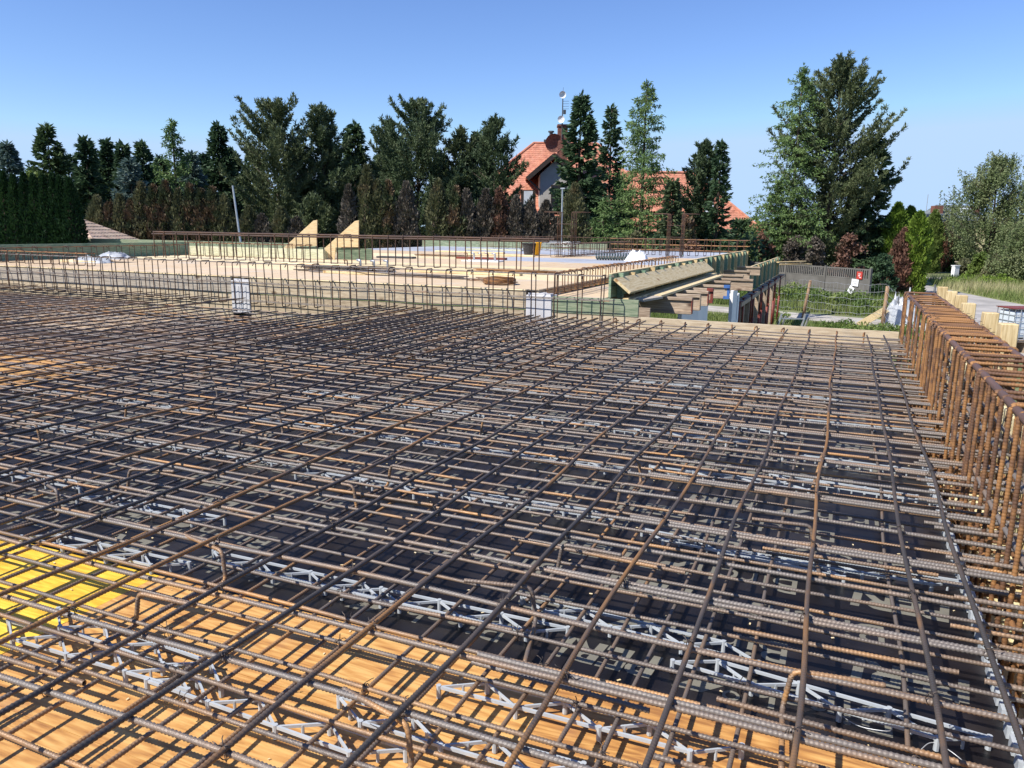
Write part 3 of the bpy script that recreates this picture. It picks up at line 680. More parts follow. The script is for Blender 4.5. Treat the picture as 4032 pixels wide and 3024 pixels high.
# ------------------------------------------------------------------ raised deck
rows = [(11.27, 13.4), (13.4, 15.6), (15.6, 18.0), (18.0, 21.0), (21.0, 24.0), (24.0, 27.0), (27.0, 31.0), (31.0, 35.2)]
cxs = [-19.0, -16.1, -13.2, -10.3, -7.4, -4.4]
for j, (ya, yb) in enumerate(rows):
    for i in range(5):
        k = ['tan_ply', 'tan_ply', 'pale_ply', 'tan_ply', 'grey_film', 'tan_ply', 'grey_film', 'grey_film'][j]
        if j == 4 and i < 3: k = 'pale_ply'
        if j == 1 and i in (2, 4): k = 'pale_ply'
        if j == 3 and i == 4: k = 'tan_ply'
        lab = {'tan_ply': 'tan sheet of the raised deck, %s row from step, %s from left', 'pale_ply': 'pale yellow sheet of the raised deck, %s row from step, %s from left', 'grey_film': 'grey filmed sheet of the raised deck, %s row from step, %s from left'}[k] % (ORD[j], ORD[i])
        panel('deck_sheet', cxs[i], cxs[i + 1], ya, yb, .56 - .0012 * ((i + j) % 2), .021, M[k], lab, 'plywood sheet', 'plywood sheets of the raised deck')
panel('deck_sheet', -4.39, -3.47, 11.3, 17.0, .43, .021, M['tan_ply'], 'lower plywood strip between the deck edge and the green parapet, near half', 'plywood sheet', 'plywood sheets of the raised deck')
panel('deck_sheet', -4.39, -3.47, 17.0, 30, .43, .021, M['grey_film'], 'lower grey strip between the deck edge and the green parapet, far half', 'plywood sheet', 'plywood sheets of the raised deck')
def board(name, x0, x1, y0, y1, z0, z1, mat, label, cat, group=None, bv=.004):
    mb = MB(); mb.box(x0, x1, y0, y1, z0, z1); o = mb.build(name, mat); bevel(o, bv)
    c = Vector(((x0 + x1) / 2, (y0 + y1) / 2, (z0 + z1) / 2)); o.data.transform(Matrix.Translation(-c)); o.location = c
    return tag(o, label, cat, group)
board('step_plank', -19.2, -10.53, 11.22, 11.262, .245, .535, M['grey_board'], 'grey weathered step plank left of the left white block', 'plank', 'step planks')
board('step_plank', -10.1, -4.58, 11.22, 11.262, .25, .535, M['edge_board'], 'knotty step plank between the two white blocks', 'plank', 'step planks')
board('step_plank', -4.13, -2.77, 11.22, 11.262, .225, .478, M['green_board_x'], 'green stained short plank right of the right white block', 'plank', 'step planks')
for q, (a, b) in enumerate(((-19.2, -10.53), (-10.1, -4.58))):
    board('step_plank', a, b, 11.235, 11.27, .02, .235, M['edge_board'], 'lower darker step plank %s of the %s white block' % (('left', 'left')[q], ('left', 'right')[q]), 'plank', 'step planks')
    board('step_plank', a, b, 11.235, 11.27, -.28, .012, M['edge_board'], 'bottom step plank down in the opening, %s of the left white block' % (('left', 'right')[q]), 'plank', 'step planks')
    board('deck_edge_batten', a, b, 11.205, 11.275, .539, .558, M['pale_ply'], 'pale batten on top of the %s step plank' % (('left', 'middle')[q]), 'batten', 'deck edge battens')
board('deck_edge_batten', -4.42, -4.38, 11.28, 21, .45, .557, M['edge_board'], 'long edging board along the right side of the raised deck', 'batten')
for q, (a, b) in enumerate(((-10.53, -10.1), (-4.57, -4.14))):
    t = MB(); t.box(-.215, .215, -.15, .15, 0, .60)
    o = t.build('concrete_block', M['white_block'], loc=((a + b) / 2, 11.36, -.12)); bevel(o, .012, 2)
    tag(o, '%s white block column between the step planks' % ('grooved left' if q == 0 else 'plain right'), 'concrete block', 'white blocks in the step')
    c = MB()
    if q == 0:
        for k in range(4): c.box(-.15 + k * .085, -.11 + k * .085, -.158, -.149, 0, .5)
        c.build('rib', M['white_block'], o)
    c = MB(); c.box(-.20, .06, -.1, .1, .604, .63); c.box(.0, .19, -.13, .05, .60, .625); c.build('mortar_cap', M['white_block'], o)

# parapets at the right of the raised deck
def parapet(x, y0, y1, z0, z1, label, n, ext, mats, zpost):
    t = thing('timber_parapet', (x, y0, z0), label, 'formwork parapet')
    L = y1 - y0; h = z1 - z0; nb = 2
    for k in range(nb):
        mb = MB(); mb.box(-.045, -.002 * k, 0, L, h * k / nb + .003, h * (k + 1) / nb - .003)
        bevel(mb.build('board', M[mats[0]], t), .004)
    for k in range(n):
        y = L * (k + .5) / n
        mb = MB(); mb.box(.004, .10, y - .035, y + .035, zpost(k / n), h - .02 if k % 3 else h + .005)
        o = mb.build('stud', M[mats[1] if k % 2 else mats[2]], t)
    mb = MB(); mb.box(-.05, .008, 0.01, L - .01, h - .001, h + .012); mb.build('top_edge', M['pale_ply'], t)
    return t
parapet(-3.42, 12.0, 30.0, .42, .80, 'green timber parapet along the raised deck, leaning plank against its near end', 24, .3, ('green_board', 'fresh_board_z', 'green_board'), lambda f: -.02 if f < .4 else -.55)
parapet(-3.42, 30.6, 45.0, -.74, .13, 'farther lower green timber parapet with upright studs ending at the far corner', 15, .3, ('green_board', 'fresh_board_z', 'green_board'), lambda f: -.05)
board('wall_board', -18.95, -18.9, 11.3, 18.4, .40, .95, M['green_board'], 'dark green board closing the left end of the raised deck', 'formwork board')
for k in range(3):
    board('timber_stack_board', -18.7, -13.6, 18.2 + k * .06, 18.25 + k * .06, .565 + 0 * k, .82 - .03 * k if k else .84, M['pale_green'], 'pale green timber wall behind the long cage, %s board' % ('front', 'middle', 'rear')[k], 'formwork board', 'pale green boards')
board('wall_board', -20.0, -10.2, 34.9, 34.97, .4, .84, M['green_board_x'], 'green board wall at the back of the raised deck', 'formwork board')
board('wall_board', -38, -19.1, 25.0, 25.07, .2, .80, M['green_board_x'], 'green board wall far at the back left of the raised deck', 'formwork board')
# plywood triangles bracing the inner wall
for q, (x, y) in enumerate(((-14.45, 18.6), (-12.95, 18.5))):
    t = thing('bracing_bracket', (x, y, .56), '%s plywood bracing triangle standing on the raised deck' % ('left', 'right')[q], 'bracket', 'plywood bracing triangles', rot=(0, 0, .22))
    t.scale = (.85, 1, .76)
    mb = MB(); P = [(-1.35, 0, 0), (-.55, 0, 0), (-.5, 0, .45), (.3, 0, .47), (.34, 0, 1.45), (.2, 0, 1.42)]
    mb.prism(P, (0, .04, 0)); bevel(mb.build('gusset', M['bracket_ply'], t), .004)
    mb = MB(); mb.box(-.5, .75, .045, .09, .0, .42); mb.build('board', M['green_board_x'], t)
    mb = MB(); mb.prism([(-1.3, .3, 0), (-1.0, .3, 0), (.2, .3, .95), (.0, .3, .95)], (0, .04, 0)); mb.build('strut', M['pale_green'], t)

# H-beams, planks and props under the parapet
BEAM = [(13.6, -3.1, -2.4, None), (14.35, -3.3, -2.39, None), (15.3, -3.3, -2.4, None), (16.05, -3.3, -2.43, 'red_paint'), (17.2, -3.3, -2.26, 'blue_paint'), (18.7, -3.3, -2.44, None), (19.8, -3.3, -2.05, None), (21.6, -3.3, -2.5, None), (24.0, -3.3, -2.6, None), (27.0, -3.3, -2.6, None)]
for i, (y, xa, xb, paint) in enumerate(BEAM):
    xa = -3.9
    t = thing('timber_beam', (xb, y, .35), 'timber I-beam end %sunder the green parapet, %s from the near end' % ('painted %s ' % paint.split('_')[0] if paint else '', ORD[i]), 'timber beam', 'timber I-beams under the parapet', rot=(0, 0, rnd.uniform(-.03, .03)))
    L = xb - xa
    mb = MB(); mb.box(-L, 0, -.055, .055, -.055, 0); mb.box(-L, 0, -.055, .055, -.29, -.235); bevel(mb.build('flange', M['beam_wood'], t), .006)
    mb = MB(); mb.box(-L, -.004, -.018, .018, -.234, -.056); mb.build('web', M['beam_wood'], t)
    mb = MB()
    if paint:
        mb.box(-.12, .004, -.059, .059, -.059, .003); mb.box(-.12, .004, -.059, .059, -.294, -.232); mb.box(-.05, .004, -.022, .022, -.232, -.059); mb.build('painted_end', M[paint], t)
    elif i < 4:
        mb.box(-.012, .004, -.05, .05, -.28, -.01); mb.build('painted_end', M['red_paint'] if i in (0, 2) else M['beam_wood'], t)
board('spacer_plank', -3.4, -2.75, 11.9, 11.95, .05, .30, M['beam_wood'], 'dark plank end below the beams right of the green stained plank', 'plank')
def plank(a, b, w, h, up, mat, label, grp='planks on the beam ends'):
    mb = MB(); mb.beam(a, b, w, h, up); o = mb.build('plank', mat); bevel(o, .004)
    return tag(o, label, 'plank', grp)
plank((-3.215, 11.9, .625), (-3.215, 20.2, .62), .34, .045, (.62, 0, .78), M['fresh_board'], 'wide fresh pine plank leaning against the green parapet')
plank((-3.2, 12.2, .385), (-3.2, 21.0, .385), .18, .05, (0, 0, 1), M['fresh_board'], 'narrow pine plank on the beams under the leaning plank')
plank((-2.98, 13.2, .378), (-2.96, 20.2, .378), .22, .045, (0, 0, 1), M['fresh_board'], 'flat pine plank lying on the beam ends')
plank((-3.05, 12.4, .374), (-2.9, 13.15, .374), .16, .04, (.05, 0, 1), M['grey_board'], 'grey plank end on the first beam')
plank((-3.3, 42.3, -.05), (-2.1, 44.6, -.05), .3, .05, (0, 0, 1), M['fresh_board'], 'plank end sticking out at the far corner of the green parapet')
plank((-3.3, 43.3, -.2), (-1.8, 45.0, -.2), .3, .05, (0, 0, 1), M['fresh_board'], 'lower plank end sticking out at the far corner of the green parapet')
mb = MB(); mb.box(-3.3, -3.0, 26, 45, -.92, -.78)
tag(mb.build('soffit_board', M['beam_wood']), 'long timber edge under the far parapet above the props', 'formwork board')
pr = MB(); pr.tube([(0, 0, 0), (0, 0, 1.3)], .05, 8); pr.tube([(0, 0, 1.2), (0, 0, 2.3)], .035, 8); pr.box(-.1, .1, -.1, .1, 2.28, 2.3); pr.box(-.1, .1, -.1, .1, 0, .01)
prm = pr.mesh('prop', True); prm.materials.append(M['red_paint'])
for i in range(11):
    o = add('steel_prop', prm, loc=(-3.0 - .08 * (i % 2), 25.5 + i * 1.6, GZ), rot=(rnd.uniform(-.01, .01), rnd.uniform(-.01, .01), 0))
    tag(o, 'dark red steel prop under the far parapet, %s from the near end' % ORD[i], 'steel prop', 'dark red props under the parapet')
for i in range(10):
    board('support_plank', -3.3 - .1 * (i % 2), -3.12, 26.2 + i * 1.6, 26.35 + i * 1.6, GZ, -.8, M['beam_wood'], 'grey upright timber among the red props, %s from the near end' % ORD[i], 'timber post', 'upright timbers among the props')
board('insulation_sheet', -2.9, -2.82, 14.9, 18.0, GZ, .04, M['white_sheet'], 'white insulation sheet standing under the beams, nearest one', 'insulation sheet', 'white sheets under the beams')
board('insulation_sheet', -2.75, -2.66, 21.0, 21.9, GZ, -.05, M['white_sheet'], 'narrow white sheet standing left of the red props', 'insulation sheet', 'white sheets under the beams')
board('insulation_sheet', -2.72, -2.66, 22.1, 22.4, GZ, -.2, M['white_sheet'], 'white strip standing right beside the first red prop', 'insulation sheet', 'white sheets under the beams')
board('lower_wall', -19, -4.4, 11.5, 11.7, GZ, .0, M['concrete'], 'grey wall below the step under the raised deck', 'wall')

# ------------------------------------------------------------------ things lying on the raised deck
Z0 = .562
def crumple(name, cx, cy, z, lx, ly, h, seed, mat, parent=None, n=14):
    from mathutils import noise
    V = []; Fc = []
    for j in range(n + 1):
        for i in range(2 * n + 1):
            u = i / (2 * n); v = j / n
            x = (u - .5) * lx; y = (v - .5) * ly
            e = max(0, 1 - (2 * u - 1) ** 4) * max(0, 1 - (2 * v - 1) ** 4)
            q = noise.noise(Vector((u * 4 + seed, v * 3, seed))) - .9 * abs(noise.noise(Vector((u * 8, v * 6 + seed, 2)))) + .6 * abs(noise.noise(Vector((u * 17 + seed, v * 12, 5))))
            V.append((cx + x + .05 * q, cy + y, z + e * h * (.95 + .75 * q)))
    for j in range(n):
        for i in range(2 * n):
            a = j * (2 * n + 1) + i; Fc.append((a, a + 1, a + 2 * n + 2, a + 2 * n + 1))
    m = np_mesh(name, V, Fc); return add(name, m, mat, parent)
t = thing('plastic_bag', (-16.6, 13.3, Z0), 'crumpled clear plastic bag and film roll at the left front of the raised deck', 'plastic film')
crumple('film_roll', -.05, -.1, 0, 1.1, .42, .13, 3, M['plastic'], t)
crumple('bag', .15, .35, .08, .8, .5, .15, 8, M['plastic'], t)
board('folded_sheet', -17.5, -16.3, 13.0, 13.5, Z0, Z0 + .05, M['pale_ply'], 'pale board under the plastic film roll', 'board')
t = thing('mortar_tub', (-10.3, 25.7, Z0), 'black builder\'s bucket with cement stains near the far end of the long cage', 'bucket', rot=(0, 0, .4))
mb = MB(); n = 20
for k in range(n):
    a0, a1 = 2 * math.pi * k / n, 2 * math.pi * (k + 1) / n
    for (r0, z0_, r1, z1_) in ((.30, 0, .40, .72), (.38, .72, .28, .03)):
        mb.face([(r0 * math.cos(a0), r0 * math.sin(a0), z0_), (r0 * math.cos(a1), r0 * math.sin(a1), z0_), (r1 * math.cos(a1), r1 * math.sin(a1), z1_), (r1 * math.cos(a0), r1 * math.sin(a0), z1_)])
    mb.face([(.40 * math.cos(a0), .40 * math.sin(a0), .72), (.40 * math.cos(a1), .40 * math.sin(a1), .72), (.38 * math.cos(a1), .38 * math.sin(a1), .72), (.38 * math.cos(a0), .38 * math.sin(a0), .72)])
mb.face([(.30 * math.cos(2 * math.pi * k / n), .30 * math.sin(2 * math.pi * k / n), .02) for k in range(n)])
mb.build('body', M['black_plastic'], t)
mb = MB(); mb.tube([(.42 * math.cos(2 * math.pi * k / n), .42 * math.sin(2 * math.pi * k / n), .7) for k in range(n)], .02, 6, closed=True); mb.build('rim', M['black_plastic'], t); t.scale = (.82, .82, .6)
mb = MB()
for k in range(7):
    a0, a1 = -.9 + k * .22, -.9 + (k + 1) * .22
    for (r0, za, r1, zb) in ((.36, .05, .45, .74), (.45, .74, .33, .77)):
        w = .02 * math.sin(k * 2.1)
        mb.face([((r0 + w) * math.cos(a0), (r0 + w) * math.sin(a0), za + w), ((r0 - w) * math.cos(a1), (r0 - w) * math.sin(a1), za - w), (r1 * math.cos(a1), r1 * math.sin(a1), zb - w), (r1 * math.cos(a0), r1 * math.sin(a0), zb + w)])
o = mb.build('yellow_cloth', M['yellow_cloth'], loc=(-10.3, 25.7, Z0), rot=(0, 0, .2)); o.scale = (.82, .82, .6); sd = o.modifiers.new('thick', 'SOLIDIFY'); sd.thickness = .012
tag(o, 'yellow cloth hanging over the right side of the black bucket', 'cloth')

def heap(label, x, y, n, L, spread, mat, rot, cat='rebar pile', r=.008, h=.06, name='rebar_pile'):
    mb = MB()
    for k in range(n):
        a = rot + rnd.gauss(0, spread); c = Vector((rnd.gauss(0, .09), rnd.gauss(0, .09), r + rnd.uniform(0, h))); d = Vector((math.cos(a), math.sin(a), 0)) * (L * rnd.uniform(.35, .5))
        mb.tube([c - d, c + d], r, 5)
    return tag(mb.build(name, mat, loc=(x, y, Z0), smooth=True), label, cat)
heap('brown heap of bundled bars lying behind the right end of the long cage', -6.5, 15.2, 26, 1.9, .06, M['cage'], .02)
heap('dark tangle of bar offcuts around the small stubs on the raised deck', -9.6, 13.6, 26, 2.2, .22, M['bar_top'], .12, h=.12)
heap('long grey bars lying flat behind the front cage', -8.2, 12.9, 9, 4.0, .03, M['bar_cross'], -.1)
heap('pale bars sticking out behind the bucket', -9.6, 26.3, 12, 2.4, .05, M['wire_zinc'], -.5, h=.5)
heap('rusty short bars beside the wire coil', -5.6, 12.4, 5, .9, .5, M['cage'], .2)
heap('thin dark bars lying on the grey deck sheets', -12.2, 22.5, 6, 2.4, .12, M['bar_top'], .05)
mb = MB()
for k in range(14):
    r = .27 + rnd.uniform(-.05, .02); z = .012 + .008 * k
    mb.tube([(r * math.cos(q * math.pi / 10), r * math.sin(q * math.pi / 10), z + .004 * math.sin(q + k)) for q in range(20)], .006, 5, closed=True)
tag(mb.build('wire_coil', M['cage'], loc=(-5.38, 12.0, Z0), smooth=True), 'rusty coil of tie wire lying on the deck behind the front cage', 'wire coil')
def stub_block(x, y, n, label, rot):
    t = thing('pipe_stub_frame', (x, y, Z0), label, 'pipe stubs', rot=(0, 0, rot))
    mb = MB(); mb.box(-.55, .55, -.25, .25, 0, .03); mb.build('base_sheet', M['white_sheet'], t)
    for k in range(n):
        px, py = -.42 + .84 * k / (n - 1), (-.12, .12)[k % 2]
        mb = MB(); mb.tube(rounded([(px, py, .03), (px, py, .23), (px - .09, py, .23)], .03), .02 if k % 3 else .012, 8); mb.build('stub', M['steel'] if k % 3 else M['cage'], t, smooth=True)
stub_block(-9.5, 20.0, 9, 'row of grey pipe stubs in a white base near the bucket', .1)
stub_block(-9.3, 13.9, 6, 'grey pipe stubs among the dark bar tangle', .0)
# column starter cages far back
def starter(x, y, label):
    t = thing('column_starter', (x, y, Z0), label, 'starter bars')
    for k in range(8):
        px, py = (-.25, .25)[k % 2], (-.25 + .17 * (k // 2))
        mb = MB(); mb.tube(rounded([(px, py, 0), (px, py, 1.5), (px + (.5 if px > 0 else -.5), py, 1.5)], .05), .014, 6); mb.build('bar', M['cage_far'], t, smooth=True)
    for z in (.3, .7, 1.1):
        mb = MB(); mb.tube([(-.27, -.27, z), (.27, -.27, z), (.27, .27, z), (-.27, .27, z)], .008, 5, closed=True); mb.build('stirrup', M['cage_far'], t)
starter(-8.95, 25.6, 'upright starter bars with bent tops just right of the bucket')
p = on_plane(1525, 545, .56); starter(-5.6, 27.6, 'upright bent starter bars in front of the right red roof')
mb = MB()
for k in range(60):
    a = k * .42; mb.tube([(-.5 + k * .017, .16 * math.cos(a * 3), .10 + .1 * math.sin(a * 3)), (-.5 + (k + 1) * .017, .16 * math.cos(a * 3 + 1.2), .10 + .1 * math.sin(a * 3 + 1.2)), (-.48 + k * .017, .2 * math.cos(a * 3 + 2.4), .12 + .1 * math.sin(a * 3 + 2.4))], .022, 4)
tag(mb.build('spacer_bundle', M['dark_green_wire'], loc=(-6.75, 23.6, Z0), rot=(0, 0, .2)), 'dark bundle of spacers lying left of the white sack', 'bundle')
o = crumple('sack', 0, 0, 0, .66, .55, .27, 21, M['white_sheet']); o.location = (-5.95, 23.6, Z0 - .01)
tag(o, 'white lumpy sack near the green parapet on the raised deck', 'sack')
BRD = [(-11.8, 15.6, 2.2, .14, .03, 'pale_ply', .03, 'pale batten lying across the deck beyond the front cage'), (-8.9, 13.0, 1.6, .2, .05, 'fresh_board', .0, 'short thick pine offcut behind the front cage'), (-7.3, 14.4, 2.6, .18, .05, 'pale_ply', .04, 'long pine batten in front of the brown bar heap'), (-11.0, 24.6, 2.5, .2, .05, 'pale_ply', .0, 'batten lying in front of the bucket'), (-13.3, 26.8, 3.0, .15, .05, 'pale_ply', -.05, 'thin batten far back on the grey sheets'), (-12.6, 20.4, 1.2, .3, .05, 'dark_metal', .1, 'dark plate lying on the pale deck sheets'), (-10.2, 21.4, 1.6, .2, .06, 'red_paint', .05, 'red edged board behind the pipe stubs'), (-13.8, 30.2, 2.6, .2, .06, 'pale_green', .0, 'pale green board far back on the grey sheets')]
for x, y, L, w, h, k, a, lab in BRD:
    mb = MB(); mb.box(-L / 2, L / 2, -w / 2, w / 2, 0, h); o = mb.build('loose_board', M[k], loc=(x, y, Z0), rot=(0, 0, a)); bevel(o, .004); tag(o, lab, 'board', 'boards lying on the raised deck')
# small litter on the near panels
mb = MB(); rg = random.Random(5)
for k in range(260):
    x, y = rg.uniform(-3.5, .58), rg.uniform(.9, 5.5); s = rg.uniform(.002, .007)
    a = rg.uniform(0, 3); mb.beam((x, y, .0025), (x + s * 2 * math.cos(a), y + s * 2 * math.sin(a), .003), s, .002)
tag(mb.build('wood_chips', M['pale_ply']), kind='stuff', label='scattered wood chips and crumbs on the near formwork panels', cat='debris')
# ------------------------------------------------------------------ ground, track, road
def sheet(name, pts, z, mat, kind='structure'):
    mb = MB(); mb.face([(p[0], p[1], z) for p in pts]); return tag(mb.build(name, mat), kind=kind)
sheet('ground', [(-900, -200), (900, -200), (900, 1500), (-900, 1500)], GZ, M['soil'])
sheet('meadow', [(10.2, 62.5), (7.1, 77.2), (6.6, 86), (60, 110), (90, 60), (60, 0), (20.5, 20), (16.5, 38)], GZ + .004, M['meadow_g'])
sheet('gravel_track', [(-30, 54.5), (-9, 48.6), (-3.17, 46.7), (2.76, 44.7), (6.5, 43.5), (9, 41), (9, 30), (4.5, 36), (2.57, 41.0), (-2.6, 43.3), (-9, 45.4), (-30, 50.5)], GZ + .006, M['gravel'])
sheet('road', [(6.9, 76.5), (8.6, 69), (10.3, 62), (12.4, 54), (16.6, 38), (20.6, 20), (22, -10), (7.5, -10), (7.3, 20), (6.4, 36), (5.2, 50), (4.2, 64), (4.0, 76), (4.8, 86), (8, 91), (14, 95), (14.5, 98), (7, 95.5), (3, 92), (2.6, 84)][:14] + [(4.8, 86), (6.2, 85)], GZ + .010, M['asphalt'])
sheet('lane', [(6.2, 84.9), (4.9, 86.2), (7.5, 91), (14.5, 97), (16, 95), (9, 88.5)], GZ + .014, M['gravel'])

# ------------------------------------------------------------------ grass and weeds
def blades(name, pts, hmin, hmax, w, lean, mat, label, seed, seg=1):
    rg = np.random.RandomState(seed); P = np.asarray(pts); n = len(P)
    h = rg.uniform(hmin, hmax, n); a = rg.uniform(0, 2 * np.pi, n); b = rg.uniform(0, 2 * np.pi, n); l = rg.uniform(0, lean, n) * h
    sx, sy = np.cos(a) * w / 2, np.sin(a) * w / 2
    tip = P + np.stack([np.cos(b) * l, np.sin(b) * l, h], -1)
    V = np.stack([P + np.stack([-sx, -sy, 0 * sx], -1), P + np.stack([sx, sy, 0 * sx], -1), tip], 1).reshape(-1, 3)
    m = np_mesh(name, V, np.arange(3 * n).reshape(-1, 3)); o = add(name, m, mat)
    return tag(o, label, 'grass', kind='stuff')
def inside(poly, x, y):
    c = np.zeros(len(x), bool); n = len(poly)
    for i in range(n):
        x0, y0 = poly[i]; x1, y1 = poly[(i + 1) % n]
        k = ((y0 > y) != (y1 > y)) & (x < (x1 - x0) * (y - y0) / (y1 - y0 + 1e-9) + x0); c ^= k
    return c
def scatter(poly, n, seed, z=GZ):
    rg = np.random.RandomState(seed); a = np.array(poly); x = rg.uniform(a[:, 0].min(), a[:, 0].max(), n); y = rg.uniform(a[:, 1].min(), a[:, 1].max(), n)
    k = inside(poly, x, y); return np.stack([x[k], y[k], np.full(k.sum(), z)], -1)
blades('grass', scatter([(-14, 36), (4.2, 30), (4.2, 40), (-14, 45.5)], 26000, 1), .08, .28, .05, .7, M['grass'], 'rough green grass between the building and the gravel track', 1)
blades('meadow_grass', scatter([(10.6, 61), (7.2, 77.5), (7.5, 86), (40, 96), (60, 60), (26, 30), (15.5, 42)], 90000, 2), .25, .95, .06, .6, M['meadow'], 'tall mixed green and straw meadow grass right of the road', 2)
blades('grass', scatter([(-12, 51), (3.4, 45.3), (4.6, 47.5), (3.6, 60), (1.5, 56.5), (-10, 66)], 30000, 3), .2, .7, .06, .7, M['grass'], 'green grass between the gravel track and the concrete fence', 3)
def leaf_mass(name, centres, n, lsz, mat, label, seed, cat='weeds', kind='stuff'):
    rg = np.random.RandomState(seed); Vs = []
    for (c, r, h) in centres:
        k = int(n * r * h) + 20
        d = rg.normal(size=(k, 3)); d /= np.linalg.norm(d, axis=1)[:, None]
        q = rg.uniform(.35, 1, k)[:, None] ** .5
        p = np.array(c) + d * q * np.array([r, r, h * .5]) + np.array([0, 0, h * .5]); Vs.append(p)
    P = np.concatenate(Vs)
    m = cards(name, P, rg.normal(size=(len(P), 3)) + np.array([0, 0, .4]), lsz, lsz * .55, rg); o = add(name, m, mat)
    if label: tag(o, label, cat, kind=kind)
    return o
def cards(name, P, D, ln, wd, rg, jitter=.35, m=None):
    """leaf-sized quads: at P, along D"""
    n = len(P); D = D / (np.linalg.norm(D, axis=1)[:, None] + 1e-9)
    Rn = rg.normal(size=(n, 3)); X = np.cross(D, Rn); X /= (np.linalg.norm(X, axis=1)[:, None] + 1e-9)
    l = ln * rg.uniform(1 - jitter, 1 + jitter, n)[:, None]; w = wd * rg.uniform(1 - jitter, 1 + jitter, n)[:, None] / 2
    V = np.stack([P - X * w * .5, P + D * l * .45 - X * w, P + D * l, P + D * l * .45 + X * w], 1).reshape(-1, 3)
    return np_mesh(name, V, np.arange(4 * n).reshape(-1, 4))
rg = random.Random(3)
cs = []
for k in range(90):
    f = k / 89; x = -9 + 11.5 * f; y = 55.5 - (x + 9) * .78 + rg.uniform(-3.2, .3)
    y = 52.6 - (x + 3.3) * .95 + rg.uniform(-1.8, 2.6)
    cs.append(((x, y, GZ), rg.uniform(.35, .8), rg.uniform(.5, 1.25)))
leaf_mass('weed_patch', cs, 420, .16, M['weeds'], 'leafy green weeds along the foot of the concrete fence', 5)
cs = [((rg.uniform(-1.2, 3.6), rg.uniform(36.5, 40.5), GZ), rg.uniform(.3, .6), rg.uniform(.2, .5)) for k in range(30)] + [((rg.uniform(-4.5, -2.6), rg.uniform(41, 44), GZ), rg.uniform(.3, .6), rg.uniform(.2, .4)) for k in range(16)]
leaf_mass('weed_patch', cs, 420, .13, M['weeds'], 'green weeds behind the far edge board of the near slab', 6)
cs = [((9 + rg.uniform(0, 10), 82 + rg.uniform(-3, 4), GZ), rg.uniform(.4, .9), rg.uniform(.5, 1.2)) for k in range(34)]
leaf_mass('weed_patch', cs, 260, .2, M['bright_thuja'], 'yellow green weeds at the back of the meadow', 7)

# ------------------------------------------------------------------ trees
def trunk_mesh(h, r, seed, branches=()):
    mb = MB(); rg = random.Random(seed)
    mb.tube([(rg.uniform(-.04, .04) * h * .05, rg.uniform(-.04, .04) * h * .05, h * k / 6) for k in range(7)], r, 7, taper=.15)
    for a, b, rr in branches: mb.tube([a, a.lerp(b, .5) + Vector((0, 0, .04 * (b - a).length)), b], rr, 4, taper=.3)
    return mb.mesh('trunk', True)

